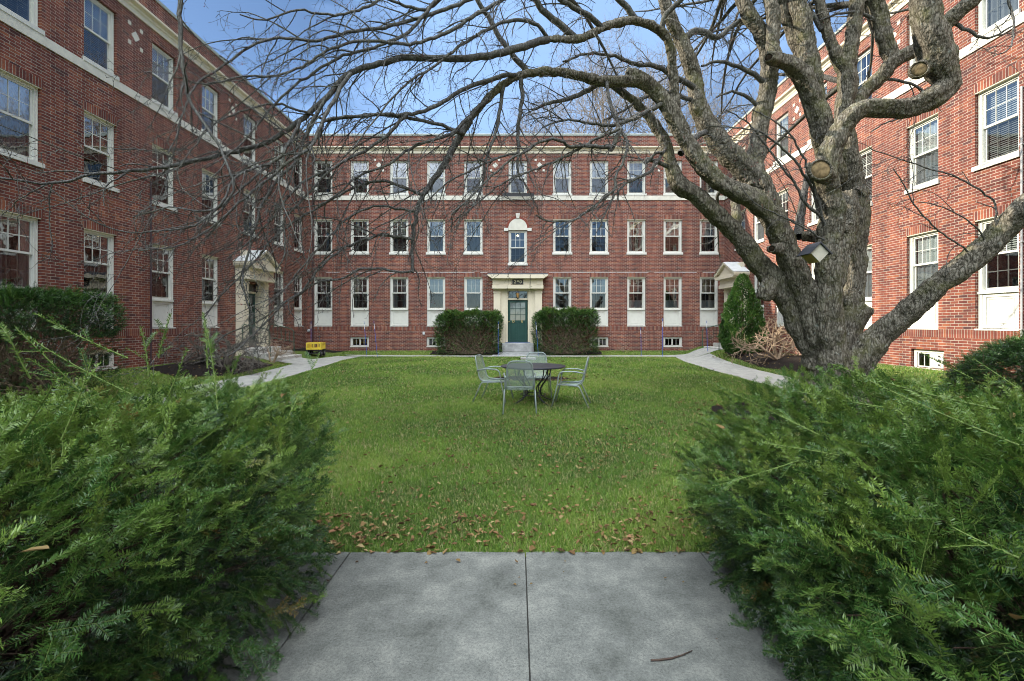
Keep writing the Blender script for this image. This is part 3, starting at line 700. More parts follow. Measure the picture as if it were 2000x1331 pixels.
# ---- grass
GRASS = M_tint('grass', [(0, (.035, .085, .018)), (.35, (.10, .195, .03)), (.7, (.20, .32, .05)), (.9, (.29, .36, .08)), (1, (.42, .37, .18))], .55, .35, .3)
def inpoly(x, y, poly):
    c = np.zeros(len(x), bool); n = len(poly)
    for i in range(n):
        x1, y1 = poly[i]; x2, y2 = poly[i-1]
        if y1 == y2: continue
        c ^= ((y1 > y) != (y2 > y)) & (x < (x2-x1)*(y-y1)/(y2-y1)+x1)
    return c
PL = [[(6.15, 3.1), (6.15, 9), (6.2, 12), (6.35, 15), (6.6, 18), (7.0, 20.5), (7.25, 21.3), (8.6, 20.8), (8.4, 19.6), (8.1, 17.5), (7.85, 15), (7.65, 12), (7.6, 9), (7.55, 3.1)],
      [(-7.9, 3.1), (-7.9, 10), (-7.95, 14), (-8.3, 17), (-8.5, 19.5), (-8.3, 21.6), (-7.2, 21.55), (-7.2, 19.5), (-6.85, 16), (-6.5, 13), (-6.45, 10), (-6.45, 3.1)],
      [(-8.35, 22.35), (-5, 22.15), (0, 22.1), (5, 22.15), (7.2, 22.2), (9.1, 22.6), (9.1, 20.9), (7.2, 21.1), (5, 21.3), (0, 21.35), (-5, 21.4), (-7.3, 21.5)],
      [(-7.8, 19.2), (-9.4, 19.25), (-9.4, 17.35), (-7.8, 17.3)]]
GHV = np.vectorize(gh)
def blades(nb, x0, x1, y0, y1, dens, hgt, wid):
    n = int((x1-x0)*(y1-y0)*dens); x = rng.uniform(x0, x1, n); y = rng.uniform(y0, y1, n)
    bad = np.zeros(n, bool)
    for p in PL: bad |= inpoly(x, y, p)
    for p in BEDS: bad |= inpoly(x, y, p) & (rng.random(n) < .985)
    bad |= y < 3.085+.035*np.sin(x*7)*np.sin(x*23)+rng.uniform(-.02, .02, n)
    # patchiness
    pt = .5+.25*np.sin(x*1.3+np.sin(y*.9)*2)+.25*np.sin(y*1.7+x*.6+1.3*np.sin(x*2.1)); thin = (rng.random(n) > .62+.38*pt); bad |= thin
    x, y, pt = x[~bad], y[~bad], pt[~bad]; n = len(x); z = GHV(x, y)
    a = rng.uniform(0, 2*np.pi, n); h = hgt*rng.uniform(.5, 1.15, n)*(.8+.35*pt); w = wid*rng.uniform(.6, 1.2, n)
    la = rng.uniform(0, 2*np.pi, n); le = np.abs(rng.normal(0, .55, n))*h
    P = np.stack([x, y, z], 1); dx = np.stack([np.cos(a)*w/2, np.sin(a)*w/2, 0*a], 1)
    mid = P+np.stack([np.cos(la)*le*.35, np.sin(la)*le*.35, h*.6], 1); tip = P+np.stack([np.cos(la)*le, np.sin(la)*le, h], 1)
    V = np.stack([P-dx, P+dx, mid+dx*.7, mid-dx*.7, tip], 1); i = np.arange(n)[:, None]*5
    hi = np.sin(x*6.1+2*np.sin(y*3.3))*np.sin(y*5.3+1.7*np.sin(x*4.1)); t = np.clip(.40*pt+rng.normal(.26, .17, n)+.14*(np.sin(x*.55+1)*np.cos(y*.45))+.13*hi, 0, .93); t[rng.random(n) < .09+.12*(hi < -.3)] = 1
    nb.add(V.reshape(-1, 3), i+np.array([[0, 1, 2, 3]]), i+np.array([[3, 2, 4]]), np.repeat(t, 5))
nb = NB()
blades(nb, -3.3, 3.3, 3.1, 5.5, 17000, .042, .0042)
blades(nb, -4.5, 4.8, 5.5, 9, 6000, .05, .006)
blades(nb, -6.6, 6.4, 9, 14, 2600, .05, .010)
blades(nb, -8.5, 9.4, 14, 23.3, 1000, .05, .018)
blades(nb, 7.6, 10.3, 6, 14, 1500, .05, .013)
blades(nb, -10.4, -7.8, 6, 14, 900, .05, .014)
blades(nb, -6.6, -3, 3.1, 9, 1800, .05, .009); blades(nb, 3.3, 6.2, 3.1, 5.5, 1500, .05, .009); blades(nb, 4.8, 6.2, 5.5, 9, 1800, .05, .009)
tag(nb.build('grass', GRASS), 'mown green grass of the courtyard lawn', 'grass', kind='stuff')
# ---- fallen leaves
LEAF = M_tint('dry_leaf', [(0, (.055, .028, .012)), (.3, (.12, .066, .022)), (.65, (.19, .125, .045)), (.92, (.33, .26, .12)), (1, (.20, .035, .02))], .7, .3, .15)
def leaf(nb, x, y, z, s_, t):
    a = rng.uniform(0, 6.28); c, s2 = math.cos(a), math.sin(a); f = rng.uniform(.1, .6); cu = rng.uniform(-.3, .6); tl = rng.uniform(-.4, .4)
    f2 = rng.uniform(.5, 1.25); ir = rng.uniform(.75, 1.3, 8); f *= 1.6; cu *= 1.4
    L0 = [(-.5, 0, 0), (-.2, .26, f*.3), (.22, .22, f*.35+cu*.2), (.5, 0, cu*.5), (.22, -.22, f*.3+cu*.2), (-.2, -.27, f*.35), (0, 0, 0), (.25, 0, cu*.18)]
    V = []
    for i_, (px, py, pz) in enumerate(L0):
        px *= s_*ir[i_]; py *= s_*f2*ir[i_]; pz = pz*s_+py*tl; V.append((x+px*c-py*s2, y+px*s2+py*c, z+pz+.008))
    nb.add(V, [(0, 6, 2-1, 0)][:0], [(0, 6, 1), (6, 7, 2), (6, 2, 1), (7, 3, 2), (0, 5, 6), (6, 5, 4), (6, 4, 7), (7, 4, 3)], t)
nb = NB()
def leaves(n, fx, fy, lift, smin=.03, smax=.07):
    for _ in range(n):
        x, y = fx(), fy()
        leaf(nb, x, y, gh(x, y)+lift*rng.uniform(.2, 1), rng.uniform(smin, smax), min(.965 if rng.random() > .015 else 1, abs(rng.normal(.5, .28))))
U = rng.uniform
leaves(560, lambda: U(-2.6, 2.2), lambda: 3.15+abs(rng.normal(0, .55)), .035, .016, .046)
leaves(90, lambda: U(-2.3, 2.2), lambda: 3.08+abs(rng.normal(0, .05)), .02)
cl = [(U(-2.0, 2.0), 3.2+abs(rng.normal(0, .38))) for _ in range(30)]
for cx_, cy_ in cl: leaves(14, lambda: rng.normal(cx_, .16), lambda: max(3.16, rng.normal(cy_, .07)), .045, .025, .055)
leaves(1100, lambda: rng.normal(.8, 1.4), lambda: U(3.2, 8), .045, .018, .05)
leaves(1100, lambda: U(-4.5, 5.5), lambda: U(4, 13), .045, .025, .055)
leaves(260, lambda: U(-6.5, 6.5), lambda: U(12, 21), .045, .05, .08)
leaves(260, lambda: rng.normal(.35, .7), lambda: rng.normal(12.9, .3), .03, .05, .08)
leaves(420, lambda: U(8.2, 10.2), lambda: U(13.4, 20), .05, .05, .09)
leaves(120, lambda: U(3.0, 4.6), lambda: U(6.8, 9.2), .05, .04, .07)
leaves(120, lambda: U(-10, -8.3), lambda: U(12, 17), .05, .05, .08)
leaves(60, lambda: U(1, 8), lambda: U(22.3, 23.2), .05, .06, .09)
for _ in range(20):
    x, y = U(-1.4, 1.4), U(1.9, 3.1); leaf(nb, x, y, .016, U(.012, .035), U(0, .6))
nbLeaf = nb
# a thin fallen stick on the sidewalk
m = MB(); P = [at(x, y, 0) for x, y in ((1, 1),)]
def gp(px, py, z=0): Y = F*(H-z)/(py-CY); return ((px-CX)/F*Y, Y, z)
pts = [gp(x, y, .02) for x, y in ((1271, 1290), (1290, 1289), (1312, 1286), (1332, 1280), (1352, 1271))]
m.tube(pts, [.004, .0045, .004, .003, .002], 6); tag(m.build('fallen_twig', M_plain('twig_brown', (.07, .05, .04), .9, .1, bs=0), smooth=True), 'thin bent dark twig lying on the grey sidewalk', 'twig')
# ================================================================ THE OLD TREE
BARK = M_bark('old_bark', (.016, .014, .010), (.086, .077, .058), (.185, .17, .135))
TWIGM = M_bark('twig_bark', (.03, .028, .026), (.065, .063, .058), (.13, .13, .12), mossamt=.2, scale=1.5, bs=.5)
TH = [
 [(1632,860,8,190),(1630,810,8,160),(1628,770,8,146),(1627,720,8,134),(1624,680,8,116)],
 [(1570,830,7.9,60),(1590,790,7.95,66),(1610,750,8,66)], [(1685,830,8,60),(1665,790,8,66),(1650,750,8,70)],
 [(1625,740,8,95),(1590,672,8,88),(1560,612,8,82),(1524,562,8,66),(1483,515,7.95,54),(1449,470,7.9,48),(1420,437,7.85,46),(1390,408,7.8,46),(1360,382,7.8,44),(1336,368,7.8,44),(1320,350,7.8,41),(1312,325,7.8,35),(1300,285,7.8,31),(1288,258,7.8,28),(1260,220,7.75,24),(1225,188,7.7,18)],
 [(1505,555,7.95,54),(1492,575,7.9,46),(1488,585,7.9,34)],
 [(1625,720,7.9,80),(1600,640,7.8,80),(1572,570,7.75,66),(1538,490,7.7,56),(1508,425,7.65,54),(1480,396,7.6,54),(1450,380,7.6,50),(1420,365,7.6,47),(1390,343,7.6,45),(1365,315,7.6,43),(1345,285,7.6,42),(1325,250,7.55,42),(1307,212,7.5,40),(1280,178,7.5,38),(1250,155,7.4,36),(1222,146,7.4,34)],
 [(1250,158,7.4,30),(1191,160,7.3,28),(1160,155,7.2,26),(1125,146,7.1,24),(1070,140,6.9,22),(1015,148,6.7,20),(985,165,6.6,19),(950,195,6.5,18),(916,236,6.4,17)],
 [(1600,650,8.1,85),(1562,560,8.1,66),(1533,480,8.1,58),(1505,410,8.15,58),(1482,360,8.2,62),(1450,324,8.2,60),(1422,296,8.2,56),(1398,268,8.2,54),(1376,232,8.2,48),(1362,200,8.2,44),(1354,150,8.2,40),(1342,105,8.1,38),(1328,75,8.1,35),(1310,40,8,32),(1295,-10,8,30),(1285,-80,8,26)],
 [(1320,235,7.55,28),(1318,190,7.5,25),(1314,137,7.4,24),(1310,95,7.3,23),(1292,62,7.2,22),(1246,41,7.0,21),(1210,44,6.9,21),(1175,56,6.8,20),(1147,71,6.7,20),(1125,77,6.6,19),(1070,77,6.4,17)],
 [(1475,365,8.2,50),(1474,324,8.2,46),(1480,270,8.2,45),(1490,215,8.2,44),(1500,170,8.2,43),(1504,120,8.2,42),(1492,78,8.15,38),(1468,36,8.1,36),(1448,-10,8.1,34),(1430,-80,8,30)],
 [(1435,470,8.0,30),(1438,421,8.2,25),(1438,390,8.3,24),(1452,345,8.3,24)],
 [(1635,360,8.2,48),(1618,300,8.2,54),(1606,252,8.1,56),(1590,200,8.1,54),(1572,155,8,48),(1545,128,7.9,42),(1520,118,7.8,36),(1503,114,7.65,30)],
 [(1520,120,7.85,30),(1508,90,7.9,34),(1510,36,7.9,34),(1503,-20,7.9,32),(1500,-80,7.9,30)],
 [(1590,200,8.2,50),(1583,130,8.2,46),(1570,60,8.2,42),(1558,0,8.2,40),(1550,-70,8.2,36)],
 [(1583,150,8.3,30),(1545,60,8.4,30),(1530,10,8.4,26),(1520,-60,8.4,24)],
 [(1625,740,7.8,90),(1622,680,7.7,72),(1618,600,7.6,68),(1617,540,7.55,64),(1620,480,7.5,60),(1626,425,7.45,58),(1622,380,7.4,56),(1614,350,7.35,56),(1616,320,7.35,54),(1630,280,7.3,54),(1645,250,7.25,52),(1665,225,7.2,47),(1690,212,7.2,46),(1720,211,7.15,48),(1755,213,7.1,50),(1785,207,7.05,52),(1815,193,7,57),(1838,180,7,60),(1852,166,7,54),(1845,150,7,62),(1835,130,7,74),(1825,95,6.95,76),(1815,50,6.9,72),(1806,0,6.9,64),(1798,-60,6.8,56)],
 [(1618,350,7.4,52),(1606,338,7.22,52),(1604,335,7.12,50)], [(1845,170,7,40),(1864,164,7,30)],
 [(1800,135,7.0,44),(1795,137,6.85,34)],
 [(1640,730,8.2,80),(1655,640,8.25,68),(1662,560,8.3,58),(1668,450,8.3,60),(1668,385,8.3,62),(1665,340,8.3,52),(1656,290,8.3,46),(1650,230,8.3,45),(1655,160,8.3,44),(1654,120,8.3,42)],
 [(1672,385,8.2,48),(1688,374,8.2,34)], [(1620,560,7.9,60),(1650,450,8.1,60),(1655,380,8.2,50)],
 [(1652,140,8.3,36),(1630,100,8.3,28),(1614,60,8.3,25),(1602,10,8.3,24),(1595,-60,8.3,22)],
 [(1656,130,8.3,38),(1668,60,8.3,36),(1673,0,8.3,35),(1678,-70,8.3,30)],
 [(1655,250,8.4,36),(1680,190,8.4,36),(1720,150,8.4,36),(1750,118,8.3,36),(1800,90,8.2,38),(1853,42,8,38),(1900,0,7.8,38),(1950,-50,7.6,34)],
 [(1744,125,8.35,36),(1728,80,8.3,40),(1722,40,8.3,38),(1710,0,8.3,38),(1700,-60,8.3,32)],
 [(1640,735,7.9,86),(1688,690,7.7,72),(1720,655,7.6,63),(1781,601,7.3,58),(1841,553,7,57),(1901,505,6.8,58),(1961,451,6.6,60),(2000,415,6.4,62),(2060,360,6.2,58),(2140,290,6,54)],
 [(1655,690,8.2,50),(1665,645,8.2,48),(1682,612,8.15,50),(1694,598,8.1,36)],
 [(1620,470,7.9,28),(1590,462,8,30),(1566,462,8.1,24)],
 [(1527,488,7.68,34),(1508,486,7.45,24)],
]
def W3(p): return Vector(at(p[0], p[1], p[2]))
def spline(P, seg):
    """Catmull-Rom through (x,y,z,r) rows"""
    P = np.array(P, float); Q = np.vstack([2*P[0]-P[1], P, 2*P[-1]-P[-2]]); out = []
    for i in range(1, len(Q)-2):
        a, b_, c, d = Q[i-1:i+3]; n = max(2, int(np.linalg.norm((c-b_)[:3])/seg))
        t = np.linspace(0, 1, n, endpoint=False)[:, None]
        out.append(.5*((2*b_)+(-a+c)*t+(2*a-5*b_+4*c-d)*t**2+(-a+3*b_-3*c+d)*t**3))
    out.append(P[-1:]); return np.vstack(out)
def to3(path):
    rows = []; last = None
    return [(*at(x, y, d), w/2/F*d) for x, y, d, w in path]
TREE_POS = (5.4, 8.0, 0)
tree = empty('crabapple_tree', TREE_POS, label='old gnarled bare crabapple tree with many grey twisting limbs, leaning out over the lawn', cat='tree')
m = MB()
for path in TH:
    S_ = spline(to3(path), .06); n = len(S_); ph = rng.uniform(0, 6.28, 8); al = np.arange(n)*.06
    wob = np.stack([np.sin(al*6+ph[0])+.5*np.sin(al*15+ph[1]), np.sin(al*5+ph[2])+.5*np.sin(al*13+ph[3]), np.sin(al*7+ph[4])], 1)*.035
    S_[:, :3] += wob*S_[:, 3:4]; S_[:, 3] *= (.81 if path[0][3] > 100 else .72)*(1+.035*np.sin(al*8+ph[5])+.03*np.sin(al*19+ph[6]))
    o0 = len(m.v); m.tube([Vector(p[:3]) for p in S_], [max(.016, r_) for r_ in S_[:, 3]], 22)
    for i in range(n):                    # fluted, slowly twisting cross-section
        c = Vector(S_[i, :3])
        for j in range(22):
            a = 2*math.pi*j/22; k = 1+.07*math.sin(3*a+ph[0]+al[i]*1.2)+.055*math.sin(5*a+ph[1]-al[i]*.9)+.035*math.sin(9*a+ph[2]+al[i]*1.5)
            v = Vector(m.v[o0+i*22+j]); m.v[o0+i*22+j] = tuple(c+(v-c)*k)
trunk = m.build('trunk', BARK, tree, (-5.4, -8.0, 0), smooth=True)
md = trunk.modifiers.new('r', 'REMESH'); md.mode = 'VOXEL'; md.voxel_size = .0135; md.use_smooth_shade = True
md = trunk.modifiers.new('s', 'SMOOTH'); md.iterations = 5; md.factor = .6
def disp(o, kind, size, strength, mid=.5):
    t = bpy.data.textures.new(kind, kind)
    t.noise_scale = size
    if kind == 'MUSGRAVE': pass
    md = o.modifiers.new('d', 'DISPLACE'); md.texture = t; md.strength = strength; md.mid_level = mid; md.texture_coords = 'LOCAL'
disp(trunk, 'CLOUDS', .16, .045); disp(trunk, 'CLOUDS', .03, .016); disp(trunk, 'VORONOI', .022, .010, .4)
# sawn face and hollows
CUT = M_plain('sawn_wood', (.17, .125, .065), .9, .1, var=.6, scale=14, bs=.6)
def knot(px, py, d, rad, mat, dx=0, dz=0, dark=None):
    p = Vector(at(px, py, d)); m = MB(); prof = [(rad, 0), (rad*.9, -.012), (.001, -.02)]
    m.lathe([(rad*.001, .012), (rad*.6, .01), (rad*.9, -.002), (rad, -.03)], (0, 0, 0), 18)
    m.lathe([(rad*.93, -.03), (rad*.96, .014), (rad*1.06, .02), (rad*1.16, -.0), (rad*1.2, -.05)], (0, 0, 0), 18, 1)
    o = m.build('pruning_scar', [mat, BARK], tree, p-Vector(TREE_POS), smooth=True); o.rotation_euler = (R(90)+dx, 0, dz)
knot(1603, 332, 6.98, .145, CUT, -.05, -.15)
knot(1795, 136, 6.66, .10, CUT, .1, -.5); knot(1660, 447, 7.9, .09, BARK, 0, .3)
HOLE = M_plain('hollow', (.02, .015, .01), 1, 0, bs=0)
knot(1507, 486, 7.38, .05, HOLE, 0, -.2); knot(1501, 113, 7.58, .06, HOLE, 0, -.6)
# ---- finer traced branches: first point carries depth & width, last point too
def tr(pts, d0, d1, w0, w1):
    n = len(pts)-1; return [(x, y, d0+(d1-d0)*i/n, w0+(w1-w0)*i/n) for i, (x, y) in enumerate(pts)]
FB = [
 tr([(1070,77),(1015,93),(949,110),(877,115),(795,113),(740,126),(685,143),(641,187),(586,236),(520,280),(437,302),(355,319),(300,330),(221,337),(160,347),(105,358),(50,355),(0,347),(-60,340)],6.4,3.5,15,3),
 tr([(916,236),(894,275),(878,305),(861,330),(840,362),(822,392),(811,430),(806,480),(806,533)],6.4,5.9,16,6),
 tr([(1225,188),(1200,168),(1180,158),(1150,175),(1120,190),(1080,200),(1040,215)],7.7,7,16,5),
 tr([(1030,140),(1004,110),(982,82),(954,33),(932,0),(905,-50)],6.8,6.4,12,8),
 tr([(1125,75),(1090,45),(1059,18),(1035,-15),(1000,-50)],6.6,6.2,15,10),
 tr([(1185,160),(1190,200),(1210,250),(1222,270),(1224,290),(1216,319),(1202,343),(1200,370),(1182,386),(1162,404),(1141,418),(1117,432),(1082,433),(1060,428),(1048,420)],7.2,6,7,3),
 tr([(1210,251),(1162,273),(1141,285),(1111,303),(1080,317),(1040,333),(1024,340),(988,355),(952,380),(928,400),(900,425)],6.8,5.8,6,2.5),
 tr([(1212,252),(1194,292),(1190,287),(1153,286),(1115,286),(1101,278),(1080,273),(1052,278),(1040,288),(1000,310),(960,345),(920,385),(880,420)],6.9,5.6,9,3),
 tr([(1015,148),(982,150),(932,165),(894,181),(850,209),(795,223),(740,225),(641,234),(613,275),(547,308),(465,374),(432,412),(400,440)],6.7,4.2,10,3),
 tr([(905,262),(894,258),(850,242),(784,228),(723,225),(641,234),(597,220),(536,204),(481,215),(430,235)],6.3,4.5,8,3),
 tr([(685,143),(650,200),(630,236),(608,286),(575,308),(536,341),(481,385),(430,430),(382,467),(333,484),(270,490)],5.1,3.8,8,2.5),
 tr([(840,362),(828,380),(795,368),(767,357),(729,355),(674,374),(630,401),(575,434),(531,467),(509,500),(470,540),(430,580),(400,620)],6.1,4.4,7,2.5),
 tr([(818,410),(806,412),(773,407),(729,404),(685,423),(652,451),(630,478),(600,510),(560,560),(520,600)],6,4.6,6,2.5),
 tr([(806,467),(750,460),(720,465),(675,482),(650,502),(617,532),(590,570),(550,595),(520,630),(485,665),(445,697)],5.9,4.3,6,3),
 tr([(806,530),(782,532),(737,525),(700,527),(675,542),(625,550),(600,565),(560,590),(500,630),(440,655),(400,690)],5.9,4.5,5,2.5),
 tr([(940,-10),(880,15),(800,40),(740,55),(690,60),(620,80),(560,75),(500,85),(440,125),(390,160),(369,190),(350,250),(330,300)],6,4,8,2.5),
 tr([(354,-20),(351,30),(352,75),(356,115),(361,150),(366,173),(372,200),(395,237),(430,290),(455,352),(447,390),(420,410),(380,412),(330,405),(260,425)],4.3,3.9,9,2.5),
 tr([(860,-10),(800,60),(740,90),(670,110),(600,150),(540,200),(490,260),(450,300),(400,330)],5.8,4.3,7,2.5),
 tr([(1000,-10),(930,30),(860,70),(800,85),(720,80),(650,95),(590,130),(530,150),(470,150),(400,165),(340,150)],6,4.2,8,2.5),
 tr([(780,-20),(700,20),(640,30),(580,20),(520,40),(470,30)],5.4,4.4,6,2.5),
 tr([(586,236),(560,290),(547,308),(522,322),(500,328),(477,338),(455,352),(430,400),(380,440),(320,450),(250,455),(180,430),(100,370)],4.8,3.4,7,2),
 tr([(641,187),(600,260),(580,310),(545,350),(512,400),(505,415),(501,434),(492,460),(485,493),(474,528),(473,547),(477,565),(485,600)],5,4.4,7,3),
 tr([(650,330),(620,360),(583,400),(560,422),(554,442),(557,468),(557,493),(540,530)],5,4.5,5,2.5),
 tr([(795,223),(760,260),(720,290),(680,310),(650,330),(600,350),(560,390),(520,440),(480,480),(450,500)],5.6,4.3,7,2.5),
 tr([(1015,148),(1020,190),(1012,250),(1013,280),(1012,304),(1011,327),(1017,352)],6.7,6.4,9,4),
 tr([(985,165),(978,210),(970,250),(962,278),(956,294),(947,322),(944,346),(935,382),(920,410)],6.6,6.1,8,3),
 tr([(960,187),(930,215),(905,240),(880,262),(840,275),(800,290),(760,320),(700,345),(660,380),(620,400),(560,410)],6.5,4.8,8,2.5),
 tr([(1012,300),(985,305),(950,318),(920,335),(880,350),(850,380),(820,400),(780,430),(740,470)],6.4,5.2,5,2),
 tr([(1070,77),(1050,50),(1000,40),(950,60),(900,90),(850,130),(800,160),(760,200),(720,250),(690,290)],6.4,5,8,2.5),
 tr([(1246,41),(1220,10),(1190,-20)],7,6.8,14,10), tr([(1175,56),(1150,30),(1110,10),(1070,-20)],6.8,6.3,12,9),
 tr([(1292,62),(1300,30),(1330,0),(1350,-30)],7.2,7,12,8),
 tr([(1380,245),(1432,250),(1470,254),(1492,263),(1515,280),(1538,298),(1560,325),(1575,348),(1590,378),(1598,415)][::-1],7.3,6.8,6,2.5),
 tr([(1606,430),(1596,415),(1575,400),(1560,373),(1538,339),(1515,310),(1488,275),(1460,240),(1420,215)],7.3,6.9,7,2.5),
 tr([(1610,440),(1600,400),(1585,350),(1565,300),(1540,260),(1510,235),(1470,215)],7.3,6.8,6,2),
 tr([(1612,470),(1560,440),(1520,420),(1480,400),(1445,365)],7.2,6.9,4,2),
 tr([(1944,470),(1944,400),(1925,380),(1895,359),(1850,338),(1820,332),(1782,319),(1760,313),(1700,290)],6.6,6.3,4,2),
 tr([(1890,500),(1886,487),(1858,468),(1820,439),(1785,400),(1770,370),(1745,330)],6.8,6.5,4,2),
 tr([(1925,480),(1916,457),(1895,436),(1865,416),(1825,400),(1790,395)],6.7,6.4,3.5,1.8),
 tr([(1965,-15),(1975,20),(1981,60),(1978,80),(1965,100),(1940,110)],6.5,6.4,5,2),
 tr([(1560,463),(1560,445),(1568,395),(1574,360),(1580,320)],8.1,8.5,20,9),
 tr([(1330,78),(1365,60),(1400,75),(1420,60),(1445,40)],8.1,8.3,14,8),
 tr([(1606,60),(1580,20),(1560,5),(1520,15)],8.3,8.4,10,5),
 tr([(1354,170),(1320,150),(1280,130),(1240,125),(1200,110),(1150,105),(1100,120)],8.1,7.2,12,4),
 tr([(1300,200),(1270,215),(1230,235),(1190,245),(1150,240),(1100,235),(1060,250)],7.5,6.8,10,3),
 tr([(1310,330),(1290,320),(1265,310),(1260,320),(1280,300),(1295,298)],7.8,7.6,9,5),
 tr([(1300,290),(1270,335),(1240,350),(1210,370),(1180,420),(1170,450)],7.7,6.8,7,2.5),
 tr([(1328,300),(1355,270),(1385,255),(1400,240)],7.9,8.3,14,9),
 tr([(1362,200),(1300,180),(1260,190),(1220,215),(1180,235)],8.2,7.4,9,3),
 tr([(1500,170),(1480,150),(1440,130),(1400,120),(1370,130)],8.2,8,12,4), tr([(1490,215),(1460,190),(1430,180),(1400,190)],8.2,8,9,3),
 tr([(1720,150),(1760,160),(1800,175),(1790,220),(1730,240),(1700,260)],8.4,8.2,6,2),
 tr([(1744,60),(1690,30),(1650,25),(1600,40)],8.3,8.2,8,3), tr([(1860,40),(1890,60),(1930,75),(1980,50)],8,7.7,8,3),
 tr([(870,-10),(830,20),(790,10),(740,-10)],5.9,5.5,7,5),
]
nbB, nbT, nbF = NB(), NB(), NB()
UP = np.array([0, 0, 1.])
def twig(p, d, length, r_, lvl, droop, nb, spur=True):
    n = max(3, int(length/.05)) if lvl < 2 else 3
    if n > 12: n = 12
    st = length/n; pts = [p]; d = d/np.linalg.norm(d)
    bend = rng.normal(0, .10, 3)
    for i in range(n):
        d = d+bend*.9+rng.normal(0, .13, 3)+np.array([0, 0, -droop])*.12; d /= np.linalg.norm(d); pts.append(pts[-1]+d*st)
    pts = np.array(pts); nb.tube(pts, np.linspace(r_, max(r_*.4, .0012), n+1), 4 if lvl < 1 else 3)
    return pts
def perp(t):
    v = rng.normal(0, 1, 3); v -= t*v.dot(t); return v/np.linalg.norm(v)
nb_fr = 0
def sprout(pts, rad, dens1, lmin, lmax, droop, col, dens_scale=1.0):
    """side branches, twigs and spurs along a traced branch"""
    seg = np.linalg.norm(np.diff(pts, axis=0), axis=1); tot = seg.sum(); cum = np.r_[0, np.cumsum(seg)]
    s_ = U(.1, .3)
    while s_ < tot:
        i = min(len(pts)-2, np.searchsorted(cum, s_)-1); i = max(i, 0)
        p = pts[i]+(pts[i+1]-pts[i])*((s_-cum[i])/max(seg[i], 1e-6)); t = (pts[i+1]-pts[i])/max(seg[i], 1e-6)
        rr = rad[i]; d = t*U(.5, 1.1)+perp(t)*U(.5, 1.0)+UP*U(-.35, .25)
        ln = U(lmin, lmax)*(.5 if rng.random() < .35 else 1)
        q = twig(p, d, ln, min(rr*.6, .009), 0, droop, nbT)
        # second order
        k = int(ln/.085)
        for j in range(k):
            a = rng.integers(1, len(q)-1) if len(q) > 2 else 1; t2 = q[a]-q[a-1]; t2 /= np.linalg.norm(t2)
            l2 = U(.06, .34)
            q2 = twig(q[a], t2*U(.5, 1)+perp(t2)*.8+UP*U(-.3, .25), l2, .0026, 1, droop, nbT)
            for _ in range(int(l2/.09)):
                b_ = rng.integers(1, len(q2)); t3 = q2[b_]-q2[b_-1]; t3 /= np.linalg.norm(t3)
                twig(q2[b_], t3*.4+perp(t3), U(.02, .07), .0022, 2, 0, nbT)
            if rng.random() < .16: fruit(q2[-1])
        for _ in range(int(ln/.10)):
            a = rng.integers(1, len(q)); twig(q[a], perp(t)+UP*U(-.2, .3), U(.015, .05), .0028, 2, 0, nbT)
        s_ += U(.5, 1.5)/dens1/dens_scale
OCT = np.array([(1, 0, 0), (0, 1, 0), (-1, 0, 0), (0, -1, 0), (0, 0, 1), (0, 0, -1)], float)
def fruit(p):
    for _ in range(rng.integers(1, 3)):
        c = p+rng.normal(0, .012, 3)-UP*.02; nbF.tube([p, c], .0008, 3)
        nbF.add(OCT*.006+c, None, [(0, 1, 4), (1, 2, 4), (2, 3, 4), (3, 0, 4), (1, 0, 5), (2, 1, 5), (3, 2, 5), (0, 3, 5)])
for k, path in enumerate(FB):
    S_ = spline(to3(path), .07); S_[:, :3] += rng.normal(0, 1, (len(S_), 3))*np.minimum(.006, S_[:, 3:4]*.5)
    nbB.tube(S_[:, :3], np.maximum(S_[:, 3], .003), 7)
    x_end = path[-1][0]; 
    right = path[0][0] > 1400
    sprout(S_[:, :3], S_[:, 3], 2.6 if right else (5.0 if x_end < 620 else 8.2), .25, .6 if right else 1.0, .8, 0)
for path in FB:                          # companion boughs that arch off the traced ones
    S_ = spline(to3(path), .12); n = len(S_)
    if n < 6: continue
    for _ in range(max(1, int(n/(11 if path[0][0] < 1400 else 30)))):
        i = rng.integers(1, n-2); t = S_[i+1, :3]-S_[i, :3]; t /= np.linalg.norm(t); d = t*U(.7, 1.2)+perp(t)*U(.4, .9)+UP*U(-.1, .35); d /= np.linalg.norm(d)
        L_ = U(.8, 2.0); q_ = [S_[i, :3]]; bend = rng.normal(0, .05, 3)-UP*.05
        for j in range(11): d = d+bend+rng.normal(0, .07, 3); d /= np.linalg.norm(d); q_.append(q_[-1]+d*L_/11)
        q_ = np.array(q_)
        if q_[:, 1].min() < 2.2 or q_[:, 2].min() < 1.2: continue
        rr = np.linspace(max(.005, min(.010, S_[i, 3]*.6)), .0025, 12); nbB.tube(q_, rr, 5); sprout(q_, rr, 4.0, .2, .7, .6, 0)
for path in TH[5:9]+TH[9:10]+TH[11:15]+TH[22:26]:     # twigs on the thicker limbs too
    S_ = spline(to3(path), .15)
    S_ = S_[len(S_)//2:]
    sprout(S_[:, :3], S_[:, 3], 1.6, .3, .9, .5, 0)
